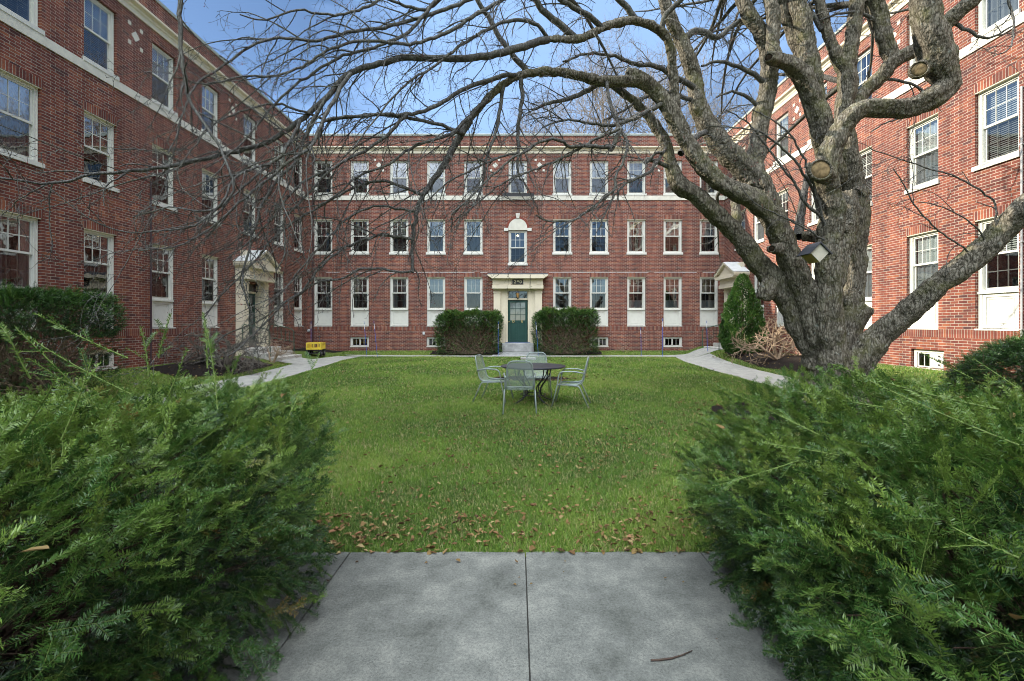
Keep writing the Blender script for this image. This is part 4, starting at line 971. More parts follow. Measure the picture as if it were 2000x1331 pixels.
# upper crown above and beyond the frame: sweeping boughs that also shade the wing
for k in range(26):
    src = [(1300,0,8),(1450,-60,8.1),(1500,-60,7.9),(1550,-60,8.2),(1600,-50,8.3),(1678,-60,8.3),(1805,-40,6.9),(1940,-40,7.7),(1705,-50,8.3),(1060,-20,6.4)][k % 10]
    p = np.array(at(*src)); a = U(0, 6.28); d = np.array([math.cos(a), math.sin(a), U(.3, .9)])
    q = [p]; d = d/np.linalg.norm(d)
    for i in range(9): d = d+rng.normal(0, .12, 3)+np.array([0, 0, -.07]); d /= np.linalg.norm(d); q.append(q[-1]+d*.28)
    q = np.array(q); rr = np.linspace(.035, .008, len(q)); nbB.tube(q, rr, 6); sprout(q, rr, 3.0, .3, .9, .4, 0)
for k in range(16):                       # boughs reaching back over the path: their shade falls on the right wing
    src = [(1450,-60,8.1),(1500,-60,7.9),(1474,324,8.2),(1595,-60,8.3),(1678,-70,8.3),(1652,160,8.3),(1710,0,8.3),(1550,-70,8.2)][k % 8]
    p = np.array(at(*src)); d = np.array([U(-.7, .5), U(.6, 1.2), U(-.1, .7)]); d /= np.linalg.norm(d); q = [p]
    for i in range(13): d = d+rng.normal(0, .11, 3)+np.array([0, 0, -.05]); d /= np.linalg.norm(d); q.append(q[-1]+d*.3)
    q = np.array(q); rr = np.linspace(.05, .009, len(q)); nbB.tube(q, rr, 7); sprout(q, rr, 3.2, .3, .9, .3, 0)
T0 = (-5.4, -8.0, 0)
nbB.build('branches', TWIGM, tree, smooth=True, loc=T0)
nbT.build('twigs', TWIGM, tree, loc=T0)
nbF.build('berries', M_plain('dark_red_berry', (.16, .015, .012), .4, .5, bs=0), tree, loc=T0)
# ================================================================ YEWS
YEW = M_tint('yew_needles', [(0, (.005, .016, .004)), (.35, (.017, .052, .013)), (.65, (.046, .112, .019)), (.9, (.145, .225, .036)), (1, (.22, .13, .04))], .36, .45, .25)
SHOOT = M_plain('green_shoot', (.12, .17, .04), .6, .3, bs=0)
WOOD = M_plain('yew_wood', (.075, .05, .037), .9, .1, var=.4, scale=30, bs=.3)
DEADW = M_plain('yew_dead_wood', (.17, .13, .09), .9, .1, var=.5, scale=10, bs=.3)
def sprig(L_, nl, sp, wid, curve=.25, lift=.25):
    """feather of two ranked needles along +x; returns verts, quads, stem pts, relative tint"""
    n = max(2, int(L_/sp)); s_ = (np.arange(n)+.5)/n; x = s_*L_; z = curve*L_*(s_**2)*-.35
    V = []
    for side in (-1, 1):
        a = R(72)-R(24)*s_+rng.normal(0, .13, n); ln = nl*(1-.28*s_**4)*rng.uniform(.75, 1.12, n)*np.minimum(1, .7+s_*3)
        dx, dy = np.cos(a), np.sin(a)*side; dz = lift+rng.normal(0, .24, n)
        D_ = np.stack([dx, dy, dz], 1); D_ /= np.linalg.norm(D_, axis=1)[:, None]
        P = np.stack([x+rng.uniform(-.4, .4, n)*sp, 0*x, z], 1); W = np.stack([-D_[:, 1], D_[:, 0], rng.normal(0, .35, n)], 1); W /= np.linalg.norm(W, axis=1)[:, None]
        V.append(np.stack([P, P+D_*(ln*.45)[:, None]+W*wid/2, P+D_*ln[:, None], P+D_*(ln*.45)[:, None]-W*wid/2], 1))
    V = np.concatenate(V).reshape(-1, 3); q = np.arange(len(V)).reshape(-1, 4)
    st = np.stack([np.linspace(0, L_, 5), np.zeros(5), curve*L_*np.linspace(0, 1, 5)**2*-.35], 1)
    return V, q, st
def fan(size, nl, sp, wid, nside):
    V, q, st = sprig(size, nl, sp, wid); Vs = [V]; qs = [q]; n = len(V); sts = [st]
    tv = [np.linspace(0, .12, len(V))*0]
    for k in range(nside):
        f = (k+.7)/(nside+.6); side = 1 if k % 2 else -1; L2 = size*(.62-.42*f)*U(.8, 1.15)
        v, q2, s2 = sprig(L2, nl*.95, sp, wid); a = side*(R(52)-R(14)*f)+U(-.12, .12); b_ = U(-.2, .15)
        Rm = np.array(Matrix.Rotation(a, 3, 'Z') @ Matrix.Rotation(b_, 3, 'Y')); o = np.array([f*size, 0, .25*size*f*f*-.35])
        Vs.append(v@Rm.T+o); qs.append(q2+n); n += len(v); sts.append(s2@Rm.T+o); tv.append(np.full(len(v), U(-.06, .06)))
    return np.concatenate(Vs), np.concatenate(qs), sts, np.concatenate(tv)
def frame_of(d, up):
    d = d/np.linalg.norm(d); y = np.cross(up, d); y /= np.linalg.norm(y)+1e-9; z = np.cross(d, y); return np.stack([d, y, z], 1)
FANS = [fan(U(.09, .17), .0215, .0044, .0035, rng.integers(2, 5)) for _ in range(16)]
SURF = []
def big_yew(name, c, rx, ry, rz_, nf, label, leaders, lean, keep=None, sparse=None):
    root = empty(name, (c[0], c[1], 0), label=label, cat='yew shrub'); T = (-c[0], -c[1], 0)
    nb, st, wd = NB(), NB(), NB(); C = np.array(c)
    ph = rng.uniform(0, 6, 6)
    def lump(u): return 1+.07*math.sin(3*u[0]+ph[0]+2*u[2])+.06*math.sin(5*u[1]+ph[1]+u[0]*3)+.05*math.sin(7*u[2]+ph[2]+4*u[0])
    for k in range(nf):
        while True:
            u = rng.normal(0, 1, 3); u /= np.linalg.norm(u)
            if u[2] < -.62: continue
            if keep and not keep(u): continue
            break
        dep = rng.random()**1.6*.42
        S_ = np.array([rx, ry, rz_]); p = C+u*(np.abs(u)**3.8).sum()**(-1/3.8)*S_*lump(u)*(1-dep)
        if p[2] < .05: continue
        if sparse and sparse(p): continue
        nrm = u/S_; nrm /= np.linalg.norm(nrm)
        d = nrm*.75+UP*U(-.05, .45)+rng.normal(0, .42, 3)+np.array(lean)
        if p[2] < .6: d += -UP*.25
        upv = UP*.7+nrm*.8+rng.normal(0, .34, 3)
        B = frame_of(d, upv); V, q, sts, tv = FANS[rng.integers(len(FANS))]; sc = U(.8, 1.3)
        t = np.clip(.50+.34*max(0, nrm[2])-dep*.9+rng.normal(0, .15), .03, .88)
        if rng.random() < .005: t = .97
        if dep < .06 and nrm[2] > .15 and rng.random() < .016 and p[1] > .9: SURF.append(p+nrm*.10)
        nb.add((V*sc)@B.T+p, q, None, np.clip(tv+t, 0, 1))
        s0 = (sts[0]*sc)@B.T+p; st.tube(s0, np.linspace(.0013, .0007, 5), 3)
        for s_ in sts[1:]: st.tube((s_[::2]*sc)@B.T+p, [.0009, .0008, .0005], 3)
        if k % 16 == 0:                    # woody stem from the foot of the bush to this fan
            a = np.array([C[0]+rng.normal(0, .16), C[1]+rng.normal(0, .16), .02]); b_ = p; mid = a+(b_-a)*.5+rng.normal(0, .06, 3)+UP*.12
            tt = np.linspace(0, 1, 7)[:, None]; cur = (1-tt)**2*a+2*tt*(1-tt)*mid+tt**2*b_; wd.tube(cur+rng.normal(0, .008, cur.shape), np.linspace(.010, .002, 7), 5)
    for (px, py, d0), (qx, qy, d1) in leaders:      # long upright new shoots
        a, b_ = np.array(at(px, py, d0)), np.array(at(qx, qy, d1)); L_ = np.linalg.norm(b_-a); n = 8
        tt = np.linspace(0, 1, n)[:, None]; mid = (a+b_)/2+rng.normal(0, .03, 3)*L_; P = (1-tt)**2*a+2*tt*(1-tt)*mid+tt**2*b_; st.tube(P, np.linspace(.0032, .0014, n), 5)
        m_ = int(L_/.0028); s_ = (np.arange(m_)+.5)/m_
        for i in range(m_):
            f = s_[i]; p = np.array([np.interp(f, tt[:, 0], P[:, j]) for j in range(3)]); t_ = (b_-a)/L_
            dd = t_*U(.5, 1.1)+perp(t_)*.9; dd /= np.linalg.norm(dd); ln = .024*(1-.3*f)*U(.6, 1.05); w = np.cross(dd, perp(dd)); w /= np.linalg.norm(w)+1e-9; w *= .0021
            nb.add(np.array([p, p+dd*ln*.45+w, p+dd*ln, p+dd*ln*.45-w]), [(0, 1, 2, 3)], None, U(.6, .9))
        for j in range(int(L_/.09)):      # short side sprigs
            f = U(.05, .8); p = np.array([np.interp(f, tt[:, 0], P[:, k_]) for k_ in range(3)]); t_ = (b_-a)/L_
            V, q, s2 = sprig(U(.05, .11), .019, .004, .003); B = frame_of(t_*.8+perp(t_)*.7, UP+perp(t_)*.4); nb.add(V@B.T+p, q, None, U(.6, .85)); st.tube(s2@B.T+p, .0011, 3)
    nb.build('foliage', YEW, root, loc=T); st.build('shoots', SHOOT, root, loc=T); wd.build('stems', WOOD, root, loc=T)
    return root
lead_l = [((450,735,1.9),(62,585+10,1.6)) if 0 else ((250,700,2.0),(68,612,1.9)), ((255,770,1.8),(50,655,1.7)), ((190,800,1.6),(30,640,1.5)), ((290,735,2.0),(275,640,2.0)), ((310,700,2.1),(335,612,2.1)),
          ((330,770,2.0),(365,680,2.0)), ((405,720,2.3),(398,615,2.35)), ((425,800,2.1),(395,610,2.2)), ((450,740,2.3),(470,690,2.3)), ((150,760,1.6),(55,700,1.5)), ((60,740,1.5),(10,640,1.45)),
          ((560,820,2.4),(625,690,2.7)), ((480,800,2.3),(552,720,2.5)), ((500,830,2.3),(608,772,2.6)), ((40,850,1.2),(110,740,1.15)), ((120,860,1.3),(180,700,1.3))]
def sp_l(p):                              # the courtyard side of the left shrub is open and see-through low down
    px = CX+p[0]/p[1]*F; py = CY+(H-p[2])/p[1]*F
    return p[2] < .75 and p[0] > -2.3 and rng.random() < .5
big_yew('yew_shrub', (-2.33, 1.88, .42), 1.20, 1.27, .73, 9500, 'big loose dark green yew shrub filling the left foreground, with tall pale leader shoots', lead_l, (.28, .05, .02), sparse=sp_l)
lead_r = [((1950,800,1.6),(1628,712,1.9)), ((1990,870,1.3),(1680,735,1.55)), ((1750,800,1.9),(1560,765,2.2)), ((1600,850,2.0),(1380,742,2.3)), ((1640,890,1.8),(1478,864,1.9)), ((1990,1090,1.1),(1860,1030,1.18)), ((1900,740,2.1),(1800,690,2.2)), ((1990,760,2.0),(1900,700,2.1)), ((1560,900,2.0),(1395,950,2.1))]
big_yew('yew_shrub', (2.33, 1.84, .42), 1.26, 1.26, .69, 10500, 'big dense dark green yew shrub filling the right foreground below the old tree', lead_r, (-.30, 0, 0))
for p in SURF: leaf(nbLeaf, p[0], p[1], p[2], U(.035, .065), U(.1, .9))
tag(nbLeaf.build('fallen_leaves', LEAF), 'curled brown leaves strewn over the lawn and along the sidewalk edge', 'fallen leaves', kind='stuff')
# ---- clipped and background yews: coarser tufts
TUF = [sprig(U(.12, .18), .038, .012, .011) for _ in range(5)]
TUF2 = [sprig(U(.10, .16), .028, .008, .006) for _ in range(5)]
def clipped(name, boxf, loc, nf, label, shell, greenf, tuf, nst, hz, r0, woodm=DEADW, woodn=260, lo=(.0, .4), tipup=.6, tint=(.38, .55)):
    """boxf(u) maps a unit direction to a surface point (local), greenf(p) probability of foliage"""
    root = empty(name, loc, label=label, cat='yew shrub'); nb, wd = NB(), NB()
    for k in range(nf):
        u = rng.normal(0, 1, 3); u /= np.linalg.norm(u); p = boxf(u); dep = rng.random()**1.7*shell; p = p*np.array([1-dep, 1-dep, 1])+np.array([0, 0, -dep*.3])
        if p[2] < .02 or rng.random() > greenf(p): continue
        d = np.array([u[0], u[1], 0])*.7+UP*U(0, tipup*1.4)+rng.normal(0, .4, 3); B = frame_of(d, UP+rng.normal(0, .4, 3)); V, q, s_ = tuf[rng.integers(len(tuf))]
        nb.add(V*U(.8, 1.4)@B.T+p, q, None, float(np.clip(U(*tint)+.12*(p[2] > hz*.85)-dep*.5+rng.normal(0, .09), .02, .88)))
    for k in range(nst):                  # crooked bare stems fanning from the foot
        u = rng.normal(0, 1, 3); u[2] *= .9; u /= np.linalg.norm(u); b_ = boxf(u)*np.array([U(.8, 1), U(.8, 1), 1]); b_[2] = max(b_[2]*.95, .15); a = np.array([rng.normal(0, r0), rng.normal(0, r0*.5), .0])
        mid = (a+b_)/2+np.array([b_[0]*.12, b_[1]*.12, U(-.1, .12)]); tt = np.linspace(0, 1, 8)[:, None]; cur = (1-tt)**2*a+2*tt*(1-tt)*mid+tt**2*b_
        cur[1:] += rng.normal(0, .018, cur[1:].shape); wd.tube(cur, np.linspace(U(.012, .022), .004, 8), 5)
        for j in range(4):
            i = rng.integers(3, 8); t_ = cur[i]-cur[i-1]; t_ /= np.linalg.norm(t_); twig(cur[i], t_+perp(t_)*.8, U(.12, .4), .005, 1, -.3, wd)
    nb.build('foliage', YEW, root); wd.build('stems', woodm, root, smooth=True)
    return root
def sbox(hx, hy, h, e=.28):
    ar = np.array([4*hx*hy*1.2, 2*hx*h, 2*hx*h, 2*hy*h, 2*hy*h]); ar = ar/ar.sum()
    def f(u):                             # ignores the direction: even spread over the clipped faces, edges rounded
        k = rng.choice(5, p=ar); a, b_ = U(-1, 1), U(-1, 1)
        if k == 0: q = np.array([a, b_, 1.])
        elif k < 3: q = np.array([a, -1. if k == 1 else 1., b_])
        else: q = np.array([-1. if k == 3 else 1., a, b_])
        q = q*(np.abs(q)**7).sum()**(-1/7)*1.06
        w = 1+.035*math.sin(5*q[0]+3*q[2])+.03*math.sin(9*q[2]+4*q[1]); u[:] = q/np.linalg.norm(q)
        return np.array([q[0]*hx*w, q[1]*hy*w, (q[2]+1)/2*h*(1+.025*math.sin(8*q[0])+.02*math.sin(19*q[0]+3)+(rng.random() < .04)*.05)])
    return f
def gdoor(h):
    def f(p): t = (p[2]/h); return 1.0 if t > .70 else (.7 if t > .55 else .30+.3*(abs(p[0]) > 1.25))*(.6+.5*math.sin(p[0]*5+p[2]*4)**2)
    return f
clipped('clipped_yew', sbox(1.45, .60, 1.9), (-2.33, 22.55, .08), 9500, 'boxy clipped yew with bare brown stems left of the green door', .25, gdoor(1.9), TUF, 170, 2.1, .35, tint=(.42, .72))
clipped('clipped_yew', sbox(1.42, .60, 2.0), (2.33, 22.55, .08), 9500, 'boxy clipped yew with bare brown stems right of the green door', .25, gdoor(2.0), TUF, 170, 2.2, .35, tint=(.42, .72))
clipped('yew_hedge', sbox(1.12, 1.15, 1.72), (-9.32, 8.6, .28), 17000, 'flat topped dark yew hedge with bare stems under the left wing windows', .25, lambda p: 1.0 if p[2] > .95 else .16, TUF2, 240, 1.75, .5, lo=(0, .4))
def dome(rx, ry, rz_, z0=0):
    def f(u): u = np.array([u[0], u[1], abs(u[2])]); return np.array([u[0]*rx, u[1]*ry, z0+u[2]*rz_])*(1+.07*math.sin(5*u[0]+3*u[1])+.05*math.sin(9*u[1]+7*u[2]))
    return f
clipped('spreading_yew', dome(1.55, 1.25, 1.05), (9.0, 7.7, .30), 11000, 'spreading yew with layered feathery sprays before the sunlit right wing', .35, lambda p: .9 if p[2] > .25 else .5, TUF2, 60, 1.0, .25, tipup=.15, tint=(.3, .55))
# ---- arborvitae cone
ARB = M_tint('arborvitae_sprays', [(0, (.015, .045, .010)), (.5, (.038, .10, .018)), (1, (.09, .17, .03))], .6, .3, .25)
ax_, ay_ = 9.0, 18.6
root = empty('conical_evergreen', (ax_, ay_, gh(ax_, ay_)), label='bright green cone shaped evergreen beside the right pediment entrance', cat='evergreen'); nb = NB()
for k in range(14000):
    z = 3.15*(1-rng.random()**.62); a = U(0, 6.28); rr = .74*min(1, (3.2-z)/1.9)**.7*(1+.10*math.sin(a*4+z*5)+.08*math.sin(a*7-z*9))*(1-.22*rng.random()**2)
    if z < .35: rr *= .75+.7*z
    p = np.array([rr*math.cos(a), rr*math.sin(a), z+.04]); d = np.array([math.cos(a), math.sin(a), U(.3, 1.3)])+rng.normal(0, .3, 3); d /= np.linalg.norm(d); w = np.cross(d, np.array([math.cos(a+U(-1, 1)), math.sin(a), .2])); w /= np.linalg.norm(w)+1e-9
    L_ = U(.06, .12); t = float(np.clip(.5+.3*math.sin(a*4+z*5)*.5+rng.normal(0, .18), 0, 1))
    for j in (-1, 0, 1):
        dd = d+w*j*.55; dd /= np.linalg.norm(dd); l2 = L_*(1 if j == 0 else .8); ww = w*.011; nb.add(np.array([p, p+dd*l2*.5+ww, p+dd*l2, p+dd*l2*.5-ww]), [(0, 1, 2, 3)], None, t)
nb.build('foliage', ARB, root); w = NB(); w.tube([(0, 0, 0), (0, 0, 1.5), (0, 0, 3.0)], [.06, .04, .01], 8); w.build('trunk', WOOD, root)
# ---- small bare shrubs
def grow(nb, p, d, ln, r_, lvl, kids, sag, mx):
    n = 6; d = d/np.linalg.norm(d); pts = [p]
    for i in range(n): d = d+rng.normal(0, .16, 3)-UP*sag; d /= np.linalg.norm(d); pts.append(pts[-1]+d*ln/n)
    pts = np.array(pts); nb.tube(pts, np.linspace(r_, r_*.5, n+1), 6 if lvl == 0 else 4)
    if lvl >= mx: return
    for k in range(kids[lvl]):
        i = rng.integers(2, n+1); t_ = pts[i]-pts[i-1]; t_ /= np.linalg.norm(t_); grow(nb, pts[i], t_*.7+perp(t_)*.8, ln*U(.5, .8), r_*.55, lvl+1, kids, sag, mx)
def bare_shrub(name, x, y, mat, label, starts, kids, sag, mx, cat='shrub', leaves_=0):
    z = gh(x, y); root = empty(name, (x, y, z), label=label, cat=cat); nb = NB(); tk = NB()
    for (dx, dy, dz, ln, r_) in starts:
        n0 = np.array([rng.normal(0, .05), rng.normal(0, .05), -.03]); d = np.array([dx, dy, dz]); d = d/np.linalg.norm(d)
        P = [n0+d*ln*t+rng.normal(0, .015, 3)*(t > 0) for t in np.linspace(0, 1, 5)]; tk.tube(P, np.linspace(r_, r_*.7, 5), 8)
        for _ in range(kids[0]): grow(nb, P[rng.integers(2, 5)], d*.5+perp(d)*.9, ln*U(.6, 1.1), r_*.5, 1, kids, sag, mx)
    tk.build('trunk', mat, root, smooth=True); nb.build('branches', mat, root)
    return root
TAN = M_plain('tan_twigs', (.27, .20, .135), .85, .2, var=.3, scale=12, bs=.2)
GRY = M_plain('grey_twigs', (.13, .115, .095), .85, .2, var=.35, scale=12, bs=.2)
bare_shrub('bare_shrub', 8.9, 15.9, TAN, 'low bare tan shrub with spreading twigs in front of the green cone', [(-.15, -.1, 1, .75, .07), (.35, .1, 1, .7, .06), (-.8, -.1, .6, .9, .035), (.7, -.3, .7, .8, .035), (-.9, .3, .9, .9, .03), (-1, -.3, .3, .9, .03)], (4, 4, 3, 2), .03, 3)
bare_shrub('bare_shrub', -9.0, 14.4, GRY, 'tangled grey leafless shrub growing against the left wing by the pediment entrance', [(.1, .0, 1, .9, .06), (.5, -.1, 1, .9, .05), (-.6, .1, .9, .9, .05), (.9, -.2, .8, .9, .04), (.2, -.5, .8, .8, .04), (-.9, 0, .6, .8, .035)], (5, 5, 4, 3), .01, 3)
bare_shrub('bare_shrub', -8.95, 17.0, TAN, 'sparse bare shrub with a few yellow leaves beside the left stone steps', [(.2, .1, 1, .5, .03), (-.4, .1, 1, .5, .03), (.5, -.1, .8, .5, .03)], (4, 4, 3, 2), .01, 3)
bare_shrub('dry_stalks', 5.3, 22.9, TAN, 'small fan of dry tan stalks against the wall between two basement windows', [(-.9, 0, .7, .45, .012), (-.5, 0, .8, .4, .012), (.4, 0, .9, .4, .012), (.8, -.1, .8, .35, .012), (-.2, -.2, .7, .35, .012)], (3, 2, 1), .0, 1)
# ---- tall bare trees behind the roof
BGW = M_plain('distant_bark', (.22, .185, .15), .9, .1, var=.25, scale=3, bs=0)
def tall(x, y, h, label, seed):
    root = empty('bare_tree', (x, y, 0), label=label, cat='tree'); tk, nb = NB(), NB()
    P = np.array([(0, 0, 0), (.1, 0, h*.2), (.0, .1, h*.42), (.15, 0, h*.6), (.05, 0, h*.8), (0, 0, h*.97)]); tk.tube(P, [.34, .28, .2, .14, .07, .02], 10)
    for k in range(26):
        f = U(.3, .95); z = h*f; p = np.array([.08, 0, z]); a = U(0, 6.28); d = np.array([math.cos(a), math.sin(a), U(.9, 1.8)]); grow(nb, p, d, h*.32*(1.15-f*.7), .075*(1.2-f), 0, (6, 5, 3), -.045, 3)
    tk.build('trunk', BGW, root, smooth=True); nb.build('branches', BGW, root)
tall(6.6, 36, 20.5, 'tall bare tree rising behind the flat roof left of the old tree limbs', 1); tall(12.5, 38, 22, 'tall bare tree behind the roof, seen between the big limbs at right', 2)
tall(2.6, 41, 19, 'distant bare tree just showing above the middle of the roofline', 3)
# ================================================================ PATIO SET
FR = M_plain('sage_powder_coat', (.24, .29, .27), .35, .5, .2, var=.06, bs=0)
def M_meshmetal(name, c, hole):
    m, nt, out = newmat(name); b = N(nt, 'ShaderNodeBsdfPrincipled'); b.inputs['Base Color'].default_value = (*c, 1); b.inputs['Roughness'].default_value = .45
    tr_ = N(nt, 'ShaderNodeBsdfTransparent'); co = coords(nt, 'UV'); v = N(nt, 'ShaderNodeTexVoronoi'); v.inputs['Scale'].default_value = 150; v.inputs['Randomness'].default_value = .15; L(nt, co, v.inputs['Vector'])
    c_ = N(nt, 'ShaderNodeMath', operation='GREATER_THAN'); c_.inputs[1].default_value = hole; L(nt, v.outputs['Distance'], c_.inputs[0])
    mx = N(nt, 'ShaderNodeMixShader'); L(nt, c_.outputs[0], mx.inputs[0]); L(nt, tr_.outputs[0], mx.inputs[1]); L(nt, b.outputs[0], mx.inputs[2]); L(nt, mx.outputs[0], out.inputs[0]); return m
MESHM = M_meshmetal('sage_wire_mesh', (.25, .31, .28), .40)
def rnd_path(P, r_, n=5):
    P = [Vector(p) for p in P]; out_ = [P[0]]
    for i in range(1, len(P)-1):
        a, b_, c = P[i-1], P[i], P[i+1]; u = (a-b_); v = (c-b_); k = min(r_, u.length*.49, v.length*.49); s0, s1 = b_+u.normalized()*k, b_+v.normalized()*k
        for j in range(n+1): t = j/n; out_.append((1-t)**2*s0+2*t*(1-t)*b_+t*t*s1)
    out_.append(P[-1]); return out_
def chair(x, y, rz, label):              # local: the sitter faces +y
    root = empty('patio_chair', (x, y, 0), rz, label=label, cat='patio chair', group='mesh patio chairs round the table')
    hw = .235
    m = MB(); arch = [(-hw, .20, .415), (-hw, -.20, .43), (-hw, -.31, .90), (hw, -.31, .90), (hw, -.20, .43), (hw, .20, .415)]
    pth = rnd_path([arch[0], (-hw, -.20, .425), (-hw+.012, -.275, .74), (-hw*.80, -.315, .905), (hw*.80, -.315, .905), (hw-.012, -.275, .74), (hw, -.20, .425), arch[5]], .10)
    m.tube(pth, .0125, 8); m.tube(rnd_path([(-hw, .20, .415), (-hw+.0, .235, .40), (hw, .235, .40), (hw, .20, .415)], .04), .0125, 8)
    m.build('back_frame', FR, root, smooth=True)
    for s_ in (-1, 1):
        m = MB(); m.tube(rnd_path([(s_*.285, .34, 0), (s_*.262, .235, .40), (s_*.272, .20, .655), (s_*.275, -.08, .665), (s_*(hw+.005), -.262, .625)], .09, 6), .0125, 8); m.build('arm_leg', FR, root, smooth=True)
        m = MB(); m.tube(rnd_path([(s_*hw, .05, .40), (s_*.262, -.16, .40), (s_*.28, -.34, 0)], .05), .0125, 8); m.build('leg', FR, root, smooth=True)
    m = MB(); N_ = 12; prof = [(-.0+.225, .405), (.10, .395), (-.05, .395), (-.17, .41), (-.215, .46), (-.235, .55), (-.262, .68), (-.285, .78), (-.298, .85), (-.304, .89)]
    V = []
    for i, (yy, zz) in enumerate(prof):
        ww = hw-.004 if i < 7 else [hw-.012, hw*.93, hw*.80][i-7]
        for j in range(N_+1):
            f = j/N_*2-1; V.append((ww*f, yy+(.0 if i < 4 else -.018*(1-f*f)), zz-(.014*(1-f*f) if i < 4 else 0)))
    me = bpy.data.meshes.new('mesh_seat'); fs = [(i*(N_+1)+j, i*(N_+1)+j+1, (i+1)*(N_+1)+j+1, (i+1)*(N_+1)+j) for i in range(len(prof)-1) for j in range(N_)]
    me.from_pydata(V, [], fs); me.materials.append(MESHM); me.polygons.foreach_set('use_smooth', [True]*len(fs)); me.update()
    uvl = me.uv_layers.new(name='UVMap'); sl = np.r_[0, np.cumsum([math.dist(prof[i], prof[i+1]) for i in range(len(prof)-1)])]
    for l in me.loops: i, j = divmod(l.vertex_index, N_+1); uvl.data[l.index].uv = (V[l.vertex_index][0], sl[i])
    obj('mesh_seat', me, root)
    m = MB()
    for p_ in ((.285, .34), (-.285, .34), (.28, -.34), (-.28, -.34)): m.lathe([(.014, -.004), (.016, 0), (.016, .02), (.013, .022)], (p_[0], p_[1], 0), 8)
    m.build('foot_caps', IRON, root)
    return root
chair(.045, 8.12, R(0), 'sage green mesh patio chair seen from behind, nearest of the four at the round table')
chair(.42, 9.85, R(180), 'sage green mesh patio chair on the far side of the round table, facing the viewer')
chair(-.47, 9.22, R(-104), 'sage green mesh patio chair left of the round table, turned sideways')
chair(1.02, 8.74, R(78), 'sage green mesh patio chair right of the round table, turned sideways')
tx, ty = .31, 9.02
tb = empty('patio_table', (tx, ty, 0), label='round black wrought iron patio table among four sage chairs on the lawn', cat='patio table')
TOPM = M_plain('charcoal_mesh_top', (.035, .038, .045), .4, .5, .3, var=.1, bs=.2)
m = MB(); m.lathe([(.60, .695), (.622, .70), (.63, .712), (.622, .724), (.60, .727), (.3, .724), (.025, .724)], (0, 0, 0), 48); m.build('table_top', TOPM, tb, smooth=True)
for k in range(4):
    a = R(35+90*k); c, s_ = math.cos(a), math.sin(a)
    for off in (-.05, .05):
        P = [(.40*c-off*s_, .40*s_+off*c, .70), (.36*c-off*s_, .36*s_+off*c, .52), (.17*c-off*s_, .17*s_+off*c, .30), (.22*c, .22*s_, .12), (.50*c, .50*s_, .0)]
        m = MB(); m.tube([Vector(p[:3]) for p in spline([(p[0], p[1], p[2], .01) for p in P], .04)], .0105, 7)
        if off < 0: lg = m.build('leg', IRON, tb, smooth=True)
        else: m.build('leg_bar', IRON, lg, smooth=True)
m = MB(); m.tube([(.24*math.cos(2*math.pi*i/28), .24*math.sin(2*math.pi*i/28), .17) for i in range(28)], .008, 6, closed=True); m.tube([(.38*math.cos(2*math.pi*i/28), .38*math.sin(2*math.pi*i/28), .688) for i in range(28)], .008, 6, closed=True); m.build('ring_brace', IRON, tb, smooth=True)
m = MB(); rr = []
m.box(-.32, .32, -.13, .13, 0, .12); sb = m.build('stone_block', M_concrete('pale_stone', (.22, .22, .21), (.3, .3, .28), (.38, .38, .36)), None, (at(1031, 0, 20)[0], 19.6, -.01), R(4), bevel=.02); tag(sb, 'low grey stone block lying on the lawn edge behind the far chair', 'stone block')
# ================================================================ YELLOW CART
cx_, cy_ = at(617, 0, 20.5)[0], 20.5; cz_ = gh(cx_, cy_)
YEL = M_plain('yellow_plastic', (.62, .47, .05), .5, .4, var=.12, scale=5, bs=.1); RUB = M_plain('tyre_rubber', (.02, .02, .02), .8, .3, bs=0)
cart = empty('garden_cart', (cx_, cy_, cz_), R(8), label='small yellow slatted garden cart with black wheels parked in the far left corner', cat='garden cart')
m = MB(); z0, z1 = .36, .72; hx, hy = .38, .40
for yy in (-hy, hy-.03):
    m.box(-hx, hx, yy, yy+.03, z0, z0+.07); m.box(-hx, hx, yy, yy+.03, z1-.07, z1)
    for xx in (-hx, -.03, hx-.06): m.box(xx, xx+.06, yy, yy+.03, z0+.07, z1-.07)
    for xx in (-.3, -.2, .1, .2, .28): m.box(xx, xx+.015, yy+.005, yy+.025, z0+.07, z1-.07)
for xx in (-hx, hx-.03):
    m.box(xx, xx+.03, -hy+.031, hy-.031, z0, z0+.07); m.box(xx, xx+.03, -hy+.031, hy-.031, z1-.07, z1)
    for k in range(4): y_ = -hy+.1+k*.18; m.box(xx, xx+.03, y_, y_+.05, z0+.07, z1-.07)
m.box(-hx+.031, hx-.031, -hy+.031, hy-.031, z0, z0+.03); m.build('tray', YEL, cart)
m = MB(); m.box(-.30, .30, -.30, -.26, .14, .18); m.box(-.30, .30, .26, .30, .14, .18); m.box(-.05, .05, -.26, .26, .15, .2)
for xx in (-.25, .22): m.box(xx, xx+.03, -.36, .36, .28, .359); m.box(xx, xx+.03, -.30, -.27, .18, .28); m.box(xx, xx+.03, .27, .30, .18, .28)
m.build('chassis', IRON, cart)
for sx in (-1, 1):
    for sy in (-1, 1):
        m = MB(); prof = [(.06, -.045), (.15, -.045), (.168, -.03), (.172, 0), (.168, .03), (.15, .045), (.06, .045)]; m.lathe(prof, (0, 0, 0), 20)
        w_ = m.build('wheel', RUB, cart, (sx*.33, sy*.28, .17), smooth=True); w_.rotation_euler = (0, R(90), 0)
        m = MB(); m.lathe([(.06, -.047), (.062, .047), (.02, .055)], (0, 0, 0), 12); m.build('hub', M_plain('hub_grey', (.3, .3, .3), .4, .5, bs=0), w_)
m = MB(); m.tube(rnd_path([(0, .42, .17), (0, .62, .55), (0, .66, 1.02)], .1), .014, 7); m.tube([(-.09, .66, 1.02), (.09, .66, 1.02)], .016, 7); m.build('pull_handle', IRON, cart, smooth=True)
cart.scale = (.84, .84, .84)
